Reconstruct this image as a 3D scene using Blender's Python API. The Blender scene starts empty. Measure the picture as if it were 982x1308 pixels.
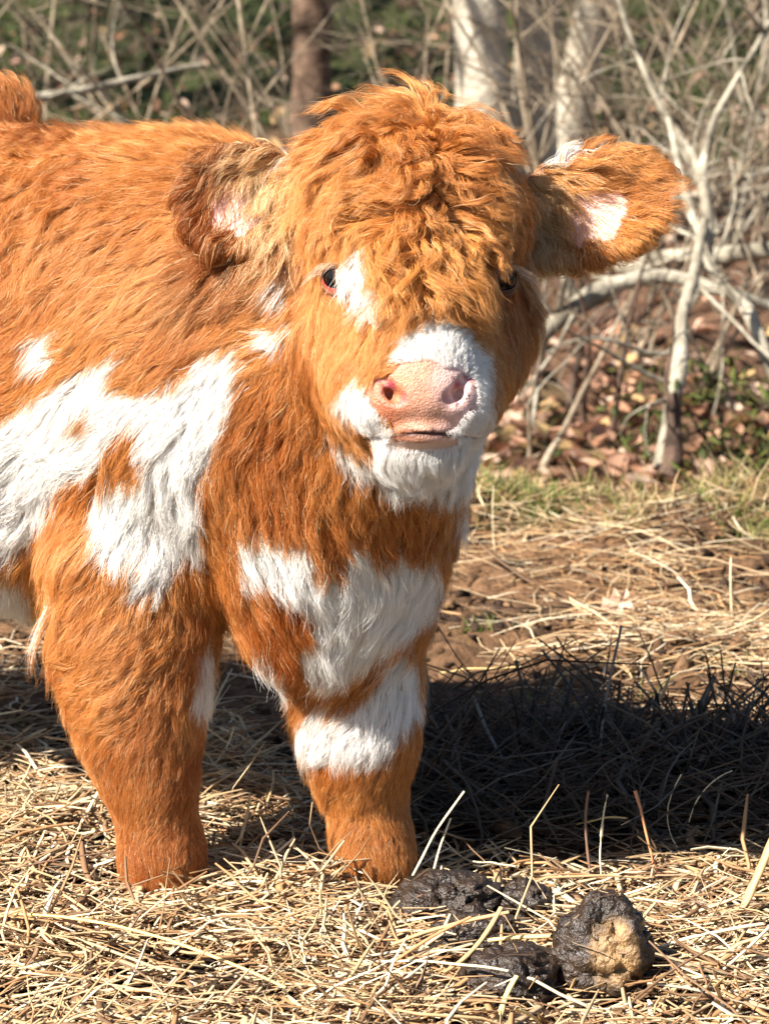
import bpy, math, random
import numpy as np
from mathutils import Vector, kdtree
from mathutils.bvhtree import BVHTree

# ------------------------------------------------------------------ camera, world, sun, exposure
scene = bpy.context.scene
coll = scene.collection
random.seed(7)
rng = np.random.default_rng(11)
PITCH = math.radians(10.9)
CAM = np.array([0.0, -3.0, 0.95])
F_PX = 4161.0                     # focal length in pixels of a 982 x 1308 picture
cam_data = bpy.data.cameras.new('camera')
cam_data.sensor_fit = 'VERTICAL'
cam_data.sensor_height = 36.0
cam_data.lens = F_PX / 1308 * 36.0
cam_data.clip_start = 0.1
cam_data.clip_end = 500
cam_data.dof.use_dof = True
cam_data.dof.focus_distance = 2.88
cam_data.dof.aperture_fstop = 14.0
cam = bpy.data.objects.new('camera', cam_data)
cam.location = CAM
cam.rotation_euler = (math.radians(90) - PITCH, 0, 0)
coll.objects.link(cam)
scene.camera = cam

SUN_EL, SUN_AZ = math.radians(43), math.radians(33)    # sun stands to the left, AZ towards the camera
sun_from = Vector((-math.cos(SUN_EL) * math.cos(SUN_AZ), -math.cos(SUN_EL) * math.sin(SUN_AZ), math.sin(SUN_EL)))
sun_data = bpy.data.lights.new('sun', 'SUN')
sun_data.energy = 5.0
sun_data.angle = math.radians(0.5)
sun_data.color = (1.0, 0.95, 0.86)
sun = bpy.data.objects.new('sun', sun_data)
sun.rotation_euler = sun_from.to_track_quat('Z', 'Y').to_euler()
coll.objects.link(sun)
world = bpy.data.worlds.new('World')
scene.world = world
world.use_nodes = True
wn = world.node_tree
sky = wn.nodes.new('ShaderNodeTexSky')
sky.sky_type = 'NISHITA'
sky.sun_disc = False
sky.sun_elevation = SUN_EL
sky.sun_rotation = math.atan2(sun_from.x, sun_from.y)
wn.nodes['Background'].inputs['Strength'].default_value = 0.05
wn.links.new(sky.outputs['Color'], wn.nodes['Background'].inputs['Color'])
scene.view_settings.view_transform = 'Standard'
scene.view_settings.look = 'None'
scene.view_settings.exposure = 1.52
scene.view_settings.gamma = 1.0
scene.render.engine = 'CYCLES'
scene.cycles.use_denoising = True
scene.cycles.max_bounces = 8
scene.cycles.diffuse_bounces = 2
scene.cycles.glossy_bounces = 4
scene.cycles.transmission_bounces = 6
scene.cycles.transparent_max_bounces = 8
scene.cycles_curves.shape = 'RIBBONS'
scene.cycles_curves.subdivisions = 2

# ------------------------------------------------------------------ general helpers
def at(px, py, y):
    """point of the place that stands at depth y, in the direction of a photo pixel"""
    u = (px - 491) / F_PX
    v = (654 - py) / F_PX
    d = np.array([u, math.cos(PITCH) + v * math.sin(PITCH), -math.sin(PITCH) + v * math.cos(PITCH)])
    return CAM + d * ((y - CAM[1]) / d[1])

def ground_at(px, py, z=0.0):
    u = (px - 491) / F_PX
    v = (654 - py) / F_PX
    d = np.array([u, math.cos(PITCH) + v * math.sin(PITCH), -math.sin(PITCH) + v * math.cos(PITCH)])
    return CAM + d * ((z - CAM[2]) / d[2])

def to_px(P):
    d = P - CAM
    f = d[..., 1] * math.cos(PITCH) - d[..., 2] * math.sin(PITCH)
    up = d[..., 1] * math.sin(PITCH) + d[..., 2] * math.cos(PITCH)
    return np.stack([491 + F_PX * d[..., 0] / f, 654 - F_PX * up / f], -1)

def _hash(i, j, k, s):
    h = (i * 374761393 + j * 668265263 + k * 2147483647 + s * 1274126177) & 0xFFFFFFFF
    h = ((h ^ (h >> 13)) * 1274126177) & 0xFFFFFFFF
    h = ((h ^ (h >> 15)) * 2246822519) & 0xFFFFFFFF
    return ((h ^ (h >> 16)) & 0xFFFFFF) / float(0xFFFFFF)

def vnoise(P, seed=0):
    """smooth value noise in [-1, 1] for an (n, 3) array"""
    P = np.asarray(P, float)
    I = np.floor(P).astype(np.int64)
    Fr = P - I
    Fr = Fr * Fr * (3 - 2 * Fr)
    out = 0
    for dx in (0, 1):
        for dy in (0, 1):
            for dz in (0, 1):
                w = (Fr[..., 0] if dx else 1 - Fr[..., 0]) * (Fr[..., 1] if dy else 1 - Fr[..., 1]) * (Fr[..., 2] if dz else 1 - Fr[..., 2])
                out = out + w * _hash(I[..., 0] + dx, I[..., 1] + dy, I[..., 2] + dz, seed)
    return out * 2 - 1

def fbm(P, seed=0, octaves=4, gain=0.5):
    a, s, out = 1.0, 1.0, 0
    for o in range(octaves):
        out = out + a * vnoise(np.asarray(P) * s + o * 17.3, seed + o)
        a *= gain
        s *= 2.03
    return out

def unit(v):
    return v / np.maximum(np.linalg.norm(v, axis=-1, keepdims=True), 1e-9)

def new_mesh(name, V, Fc, smooth=True):
    """V (n,3); Fc (m,k) array of equal-sized faces"""
    me = bpy.data.meshes.new(name)
    V = np.ascontiguousarray(V, dtype=np.float32)
    Fc = np.ascontiguousarray(Fc, dtype=np.int32)
    m, k = Fc.shape
    me.vertices.add(len(V))
    me.vertices.foreach_set('co', V.ravel())
    me.loops.add(m * k)
    me.loops.foreach_set('vertex_index', Fc.ravel())
    me.polygons.add(m)
    me.polygons.foreach_set('loop_start', np.arange(0, m * k, k, dtype=np.int32))
    me.polygons.foreach_set('loop_total', np.full(m, k, dtype=np.int32))
    me.update(calc_edges=True)
    me.validate()
    if smooth:
        me.polygons.foreach_set('use_smooth', np.ones(len(me.polygons), dtype=bool))
    return me

def colour_attr(me, name, C):
    a = me.attributes.new(name, 'FLOAT_COLOR', 'POINT')
    C4 = np.ones((len(me.vertices), 4), np.float32)
    C4[:, :3] = C
    a.data.foreach_set('color', C4.ravel())

def link(name, data, mat=None, parent=None):
    o = bpy.data.objects.new(name, data)
    coll.objects.link(o)
    if mat is not None:
        data.materials.append(mat)
    if parent is not None:
        o.parent = parent
    return o

def tag(o, label=None, cat=None, group=None, kind=None):
    if label: o['label'] = label
    if cat: o['category'] = cat
    if group: o['group'] = group
    if kind: o['kind'] = kind
    return o

def empty(name, loc=(0, 0, 0)):
    o = bpy.data.objects.new(name, None)
    o.empty_display_size = 0.05
    o.location = loc
    coll.objects.link(o)
    return o

def keep_parent(o, root):
    """parent o to root leaving it where it is"""
    o.parent = root
    o.location = Vector(o.location) - root.location

def material(name, base=(0.5, 0.5, 0.5), rough=0.7, spec=0.3, attr=None, noise=None, bump=None, extra=None):
    m = bpy.data.materials.new(name)
    m.use_nodes = True
    nt = m.node_tree
    b = nt.nodes['Principled BSDF']
    b.inputs['Roughness'].default_value = rough
    b.inputs['Specular IOR Level'].default_value = spec
    b.inputs['Base Color'].default_value = (*base, 1)
    col = None
    if attr:
        an = nt.nodes.new('ShaderNodeAttribute')
        an.attribute_name = attr
        col = an.outputs['Color']
    if noise:       # (scale, colour a, colour b[, detail])
        tc = nt.nodes.new('ShaderNodeTexCoord')
        no = nt.nodes.new('ShaderNodeTexNoise')
        no.inputs['Scale'].default_value = noise[0]
        no.inputs['Detail'].default_value = noise[3] if len(noise) > 3 else 8
        nt.links.new(tc.outputs['Object'], no.inputs['Vector'])
        cr = nt.nodes.new('ShaderNodeValToRGB')
        cr.color_ramp.elements[0].position = 0.35
        cr.color_ramp.elements[1].position = 0.65
        cr.color_ramp.elements[0].color = (*noise[1], 1)
        cr.color_ramp.elements[1].color = (*noise[2], 1)
        nt.links.new(no.outputs['Fac'], cr.inputs['Fac'])
        if col is not None:
            mx = nt.nodes.new('ShaderNodeMixRGB')
            mx.blend_type = 'MULTIPLY'
            mx.inputs[0].default_value = 1.0
            nt.links.new(col, mx.inputs[1])
            nt.links.new(cr.outputs['Color'], mx.inputs[2])
            col = mx.outputs['Color']
        else:
            col = cr.outputs['Color']
    if col is not None:
        nt.links.new(col, b.inputs['Base Color'])
    if bump:        # (scale, strength, distance)
        tc = nt.nodes.new('ShaderNodeTexCoord')
        no = nt.nodes.new('ShaderNodeTexNoise')
        no.inputs['Scale'].default_value = bump[0]
        no.inputs['Detail'].default_value = 10
        nt.links.new(tc.outputs['Object'], no.inputs['Vector'])
        bm_ = nt.nodes.new('ShaderNodeBump')
        bm_.inputs['Strength'].default_value = bump[1]
        bm_.inputs['Distance'].default_value = bump[2]
        nt.links.new(no.outputs['Fac'], bm_.inputs['Height'])
        nt.links.new(bm_.outputs['Normal'], b.inputs['Normal'])
    return m

def add_translucency(m, weight=0.3):
    nt = m.node_tree
    b = nt.nodes['Principled BSDF']
    tr = nt.nodes.new('ShaderNodeBsdfTranslucent')
    mx = nt.nodes.new('ShaderNodeMixShader')
    mx.inputs[0].default_value = weight
    if b.inputs['Base Color'].links:
        nt.links.new(b.inputs['Base Color'].links[0].from_socket, tr.inputs['Color'])
    else:
        tr.inputs['Color'].default_value = b.inputs['Base Color'].default_value
    out = nt.nodes['Material Output']
    nt.links.new(b.outputs[0], mx.inputs[1])
    nt.links.new(tr.outputs[0], mx.inputs[2])
    nt.links.new(mx.outputs[0], out.inputs['Surface'])

# ------------------------------------------------------------------ signed-distance modelling of the calf's body
class Field:
    """list of smooth-joined primitives; each is (function, box centre, box half size, blend, sign)"""
    def __init__(self):
        self.prims = []
    def ball(self, c, r, k=0.03, sign=1, axes=None):
        c = np.asarray(c, float)
        r = np.asarray(r if np.ndim(r) else (r, r, r), float)
        A = np.eye(3) if axes is None else np.asarray(axes, float)     # rows: local axes in the world
        def f(P):
            q = (P - c) @ A.T
            k0 = np.sqrt((q / r) ** 2 @ np.ones(3))
            k1 = np.sqrt((q / r ** 2) ** 2 @ np.ones(3)) + 1e-9
            return k0 * (k0 - 1) / k1
        self.prims.append((f, c, np.full(3, r.max()), k, sign))
    def cone(self, a, b, ra, rb, k=0.03, sign=1):
        a, b = np.asarray(a, float), np.asarray(b, float)
        ab = b - a
        L2 = ab @ ab
        def f(P):
            t = np.clip(((P - a) @ ab) / L2, 0, 1)
            q = P - a - t[..., None] * ab
            return np.sqrt((q * q).sum(-1)) - (ra + (rb - ra) * t)
        self.prims.append((f, (a + b) / 2, np.abs(ab) / 2 + max(ra, rb), k, sign))
    def shape(self, f, c, h, k=0.01, sign=1):
        self.prims.append((f, np.asarray(c, float), np.full(3, h), k, sign))
    @staticmethod
    def join(D, d, k, sign):
        if sign > 0:
            h = np.clip(0.5 + 0.5 * (D - d) / k, 0, 1)
            return D * (1 - h) + d * h - k * h * (1 - h)
        h = np.clip(0.5 - 0.5 * (D + d) / k, 0, 1)
        return D * (1 - h) - d * h + k * h * (1 - h)
    def __call__(self, P):
        D = np.ones(P.shape[:-1])
        for f, c, h, k, s in self.prims:
            m = (np.abs(P - c) < h + 0.05).all(-1)
            if m.any():
                D[m] = self.join(D[m], f(P[m]), k, s)
        return D
    def grid(self, lo, hi, step):
        ax = [np.arange(lo[i], hi[i], step) for i in range(3)]
        D = np.ones([len(a) for a in ax], np.float32)
        for f, c, h, k, s in self.prims:
            sl = tuple(slice(max(0, int((c[i] - h[i] - 0.05 - lo[i]) / step)), max(0, int((c[i] + h[i] + 0.05 - lo[i]) / step) + 2)) for i in range(3))
            P = np.stack(np.meshgrid(*[ax[i][sl[i]] for i in range(3)], indexing='ij'), -1)
            if P.size:
                D[sl] = self.join(D[sl], f(P), k, s)
        return D

def surface_nets(D, lo, step):
    S = D < 0
    nx, ny, nz = D.shape
    cnt = np.zeros((nx - 1, ny - 1, nz - 1), np.float32)
    acc = np.zeros((nx - 1, ny - 1, nz - 1, 3), np.float32)
    corners = [(i, j, k) for i in (0, 1) for j in (0, 1) for k in (0, 1)]
    sub = lambda A, c: A[c[0]:nx - 1 + c[0], c[1]:ny - 1 + c[1], c[2]:nz - 1 + c[2]]
    for ci in corners:
        for axis in range(3):
            if ci[axis] == 0:
                cj = list(ci); cj[axis] = 1
                a, b = sub(D, ci), sub(D, cj)
                x = sub(S, ci) != sub(S, cj)
                t = np.where(x, a / np.where(x, a - b, 1), 0)
                cnt += x
                for q in range(3):
                    acc[..., q] += np.where(x, (t if q == axis else ci[q]), 0)
    act = cnt > 0
    idx = -np.ones(act.shape, np.int64)
    idx[act] = np.arange(act.sum())
    cells = np.argwhere(act)
    V = (cells + acc[act] / cnt[act][:, None]) * step + np.asarray(lo)
    quads = []
    for axis in range(3):
        o = [1, 1, 1]; o[axis] = 0
        core = tuple(slice(o[i], S.shape[i] - 1) for i in range(3))
        e = [0, 0, 0]; e[axis] = 1
        a = S[core]
        b = S[tuple(slice(o[i] + e[i], S.shape[i] - 1 + e[i]) for i in range(3))]
        W = np.argwhere(a != b) + np.array(o)
        flip = S[tuple(W.T)]
        u, v = [(1, 2), (2, 0), (0, 1)][axis]
        du = np.zeros(3, int); du[u] = 1
        dv = np.zeros(3, int); dv[v] = 1
        q = np.stack([idx[tuple((W - du - dv).T)], idx[tuple((W - dv).T)], idx[tuple(W.T)], idx[tuple((W - du).T)]], 1)
        q[~flip] = q[~flip][:, ::-1]
        quads.append(q)
    Q = np.concatenate(quads)
    return V, Q[(Q >= 0).all(1)]

# head frame: origin between the eyes
YAW = math.radians(3.2)
HX = np.array([1.0, 0, 0]); HU = np.array([0, math.sin(PITCH), math.cos(PITCH)]); HT = np.array([0, -math.cos(PITCH), math.sin(PITCH)])
HF = HT * math.cos(YAW) + HX * math.sin(YAW)
HR = HX * math.cos(YAW) - HT * math.sin(YAW)
EYE_MID = at(530, 357, -0.17)
HA = np.stack([HR, HU, HF])
def hd(a, b, c):
    return EYE_MID + a * HR + b * HU + c * HF
def to_head(P):
    return (P - EYE_MID) @ HA.T

body = Field()
# trunk
body.ball((-.72, .47, .50), (.17, .17, .20))
body.ball((-.45, .29, .470), (.19, .18, .232), .08)
body.ball((-.44, .28, .36), (.15, .14, .13), .06)
body.ball((-.59, .38, .50), (.17, .17, .205), .06)
body.ball((-.32, .21, .475), (.175, .165, .226), .08)
body.ball((-.2, .14, .495), (.16, .16, .212), .07)
body.ball(at(222, 560, .06), (.10, .10, .17), .06)              # near shoulder
body.ball(at(412, 700, .03), (.095, .10, .130), .05)            # brisket
body.ball(at(430, 780, .05), (.075, .075, .055), .05)
body.ball(at(-14, 160, .38), (.045, .05, .045), .06)                # hip
# neck
body.cone((-.17, .11, .53), hd(0, 0, -.10), .155, .105, .07)
body.cone(at(430, 620, .0), hd(0, -.07, -.07), .115, .075, .06)
body.cone(at(330, 500, .03), hd(-.03, -.02, -.10), .13, .09, .06)
# forelegs
NL = [(175, 740, .05, .088), (170, 820, .035, .068), (177, 900, .02, .057), (184, 965, .01, .044), (194, 1010, .0, .032), (204, 1060, .0, .027), (208, 1100, -.004, .033), (212, 1122, -.008, .032)]
FL = [(440, 800, .07, .072), (452, 870, .06, .055), (458, 940, .05, .050), (462, 985, .05, .035), (469, 1035, .05, .027), (476, 1080, .045, .031), (482, 1106, .04, .034)]
for leg in (NL, FL):
    for (x0, y0, d0, r0), (x1, y1, d1, r1) in zip(leg, leg[1:]):
        body.cone(at(x0, y0, d0), at(x1, y1, d1), r0, r1, .03)
# hind legs
for s in (-1, 1):
    b = np.array([-.69, .45, 0]) + s * .085 * np.array([.707, .707, 0])
    h_ = np.array([.707, -.707, 0])
    up = np.array([0, 0, 1.0])
    pts = [(b + up * .42, .12), (b + h_ * .06 + up * .30, .085), (b - h_ * .05 + up * .19, .047), (b - h_ * .01 + up * .08, .036), (b + h_ * .015 + up * .035, .04)]
    for (p0, r0), (p1, r1) in zip(pts, pts[1:]):
        body.cone(p0, p1, r0, r1, .04)
# tail
body.cone((-.83, .56, .64), (-.89, .60, .50), .03, .018, .03)
body.cone((-.89, .60, .50), (-.89, .60, .28), .018, .014, .01)
# skull
body.ball(hd(-.005, .054, -.07), (.087, .096, .092), .03, axes=HA)
body.cone(hd(0, .04, -.01), hd(0, -.078, .080), .072, .044, .04)
body.cone(hd(0, .03, -.02), hd(0, -.07, .05), .078, .05, .03)
for s in (-1, 1):
    body.ball(hd(s * .066, .018, -.010), (.030, .024, .028), .03, axes=HA)         # brow
    body.cone(hd(s * .048, -.045, -.055), hd(s * .030, -.105, .05), .056, .040, .03)  # cheek
    body.ball(hd(s * .058, -.02, -.03), (.035, .04, .05), .03, axes=HA)
for s in (-1, 1):       # hollow of the temple beside each eye
    body.ball(hd(s * .108, .005, -.010), (.022, .050, .030), .022, -1, axes=HA)
# muzzle
body.ball(hd(0, -.107, .090), (.043, .033, .040), .022, axes=HA)
body.ball(hd(-.029, -.112, .090), (.025, .025, .029), .015, axes=HA)
body.ball(hd(.028, -.112, .090), (.025, .025, .029), .015, axes=HA)
body.ball(hd(0, -.147, .076), (.034, .017, .033), .012, axes=HA)                  # lower lip and chin
body.cone(hd(0, -.125, -.02), hd(0, -.148, .06), .045, .026, .03)                  # jaw
body.ball(hd(0, -.135, .090), (.036, .018, .0345), .006, axes=HA)                  # closed lips
# mouth line: a thin bent groove
def mouth(P):
    q = to_head(P)
    yc = -.1375 - 2.2 * q[..., 0] ** 2 + .3 * np.abs(q[..., 0]) ** 1.0 * .12
    return np.sqrt((q[..., 1] - yc) ** 2 + (np.maximum(0, .1175 - 9 * q[..., 0] ** 2 - q[..., 2])) ** 2 + np.maximum(0, np.abs(q[..., 0]) - .046) ** 2) - .0005
body.shape(mouth, hd(0, -.13, .11), .07, .003, -1)
# nostrils: bent slots
NOSE_HOLES = []
for s in (-1, 1):
    c0, c1 = hd(s * .0215, -.108, .128), hd(s * .0385, -.088, .114)
    body.cone(c0, c1, .0038 if s < 0 else .0046, .0026, .006, -1)
    body.cone(hd(s * .030, -.104, .112), hd(s * .0235, -.108, .126), .0045, .004, .006, -1)
    NOSE_HOLES.append((c0, c1))
# ears: cupped leaves
def ear_frame(base, L, W):
    L = unit(np.asarray(L, float)); W = np.asarray(W, float); W = unit(W - (W @ L) * L); N = np.cross(L, W)
    if N[1] > 0: N = -N
    return np.asarray(base, float), L, W, N
EARS = [ear_frame(hd(-.094, .080, -.076), (-.93, .03, -.08), (.16, .35, 1)),
        ear_frame(hd(.086, .050, -.085), (.92, -.22, .27), (-.16, .30, 1))]
EAR_LEN, EAR_W = (.108, .158), (.056, .056)
for (B, L, Wd, N), length, half in zip(EARS, EAR_LEN, EAR_W):
    def ear(P, B=B, L=L, Wd=Wd, N=N, length=length, half=half):
        q = P - B
        l, w, d = q @ L, q @ Wd, q @ N
        t = np.clip(l / length, 0, 1)
        hw = half * (0.50 + 1.1 * t - 0.25 * t * t) * np.sqrt(np.clip(1.02 - t ** 1.9, 0.0, 1))
        cup = 9.0 * w ** 2 * (1 - .5 * t) - .012 * (1 - t)
        dn = np.abs(d - cup) - (.0055 - .002 * t)
        dw = np.abs(w) - hw
        dl = np.maximum(-l - .01, l - length)
        e = np.maximum(np.maximum(dn * .75, dw * .7), dl)
        return e - .001
    body.shape(ear, B + L * length * .5, .085, .012)
    body.cone(B - L * .03, B + L * .012 - N * .006, .026, .016, .02)
# eye sockets
EYES = []

LO, HI, STEP = (-.94, -.42, -.01), (.26, .84, .90), .0052
D = body.grid(LO, HI, STEP)
BV, BQ = surface_nets(D, LO, STEP)

def grad(f, P, e=.0015):
    g = np.stack([f(P + e * np.eye(3)[i]) - f(P - e * np.eye(3)[i]) for i in range(3)], -1)
    return g / (2 * e)

# refine the face: split quads there into four, then pull every vertex onto the true surface
def refine(V, Q, mask_v):
    fm = mask_v[Q].any(1)
    A = Q[fm]
    E = np.sort(np.stack([A, np.roll(A, -1, 1)], -1).reshape(-1, 2), 1)
    U, inv = np.unique(E, axis=0, return_inverse=True)
    inv = inv.reshape(-1)
    n = len(V)
    mid = (V[U[:, 0]] + V[U[:, 1]]) / 2
    cen = V[A].mean(1)
    em = (inv + n).reshape(-1, 4)
    ci = np.arange(len(A)) + n + len(U)
    new = np.concatenate([np.stack([A[:, i], em[:, i], ci, em[:, i - 1]], 1) for i in range(4)])
    # rim: unsplit quads that touch a split edge become triangles fans
    lut = {(int(a), int(b)): i + n for i, (a, b) in enumerate(U)}
    rest, fans = [], []
    rim_v = np.zeros(len(V), bool); rim_v[U.ravel()] = True
    R = Q[~fm]
    touch = (rim_v[R].sum(1) >= 2)
    for q in R[touch]:
        ring = []
        for i in range(4):
            a, b = int(q[i]), int(q[(i + 1) % 4])
            ring.append(a)
            k = lut.get((min(a, b), max(a, b)))
            if k is not None: ring.append(k)
        rest.append(ring)
    V2 = np.concatenate([V, mid, cen])
    return V2, new, R[~touch], rest
HP = to_head(BV)
face_mask = (np.abs(HP[:, 0]) < .085) & (HP[:, 1] < .03) & (HP[:, 1] > -.18) & (HP[:, 2] > .0)
BV, q_new, q_old, q_rim = refine(BV, BQ, face_mask)
me = bpy.data.meshes.new('calf_body')
faces = q_new.tolist() + q_old.tolist() + q_rim
me.from_pydata(BV.tolist(), [], faces)
def relax(V, me, steps, lam=.5):
    n = len(me.edges)
    e = np.empty(n * 2, np.int32); me.edges.foreach_get('vertices', e); e = e.reshape(-1, 2)
    for _ in range(steps):
        s = np.zeros_like(V); c = np.zeros(len(V))
        for a, b in ((0, 1), (1, 0)):
            for q in range(3):
                s[:, q] += np.bincount(e[:, a], V[e[:, b], q], len(V))
            c += np.bincount(e[:, a], minlength=len(V))
        V = V + lam * (s / np.maximum(c, 1)[:, None] - V)
    return V
for _ in range(3):
    BV = relax(BV, me, 1)
    dd = body(BV); g = grad(body, BV)
    BV = BV - np.clip(dd, -.004, .004)[:, None] * g / np.maximum((g * g).sum(-1), .3)[:, None]
me.vertices.foreach_set('co', BV.astype(np.float32).ravel())
me.update()
me.validate()
me.polygons.foreach_set('use_smooth', np.ones(len(me.polygons), bool))
BN = np.empty(len(me.vertices) * 3, np.float32); me.vertices.foreach_get('normal', BN); BN = BN.reshape(-1, 3).astype(float)
HAIRS = 560000

# ------------------------------------------------------------------ eyes: find the surface where each eye sits and press the ball in
BT = BVHTree.FromPolygons([tuple(v) for v in BV.tolist()], faces)
def on_body(px, py):
    t = at(px, py, 0.0) - CAM
    h = BT.ray_cast(Vector(CAM), Vector(unit(t)))
    return (np.array(h[0]), np.array(h[1])) if h[0] is not None else (None, None)

EYE_PX = [(428, 354), (647, 356)]
EYE_C = []
EYE_R = .0180
for x, y in EYE_PX:
    p, n = on_body(x, y)
    EYE_C.append(p - unit(n) * EYE_R * .56)

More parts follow.
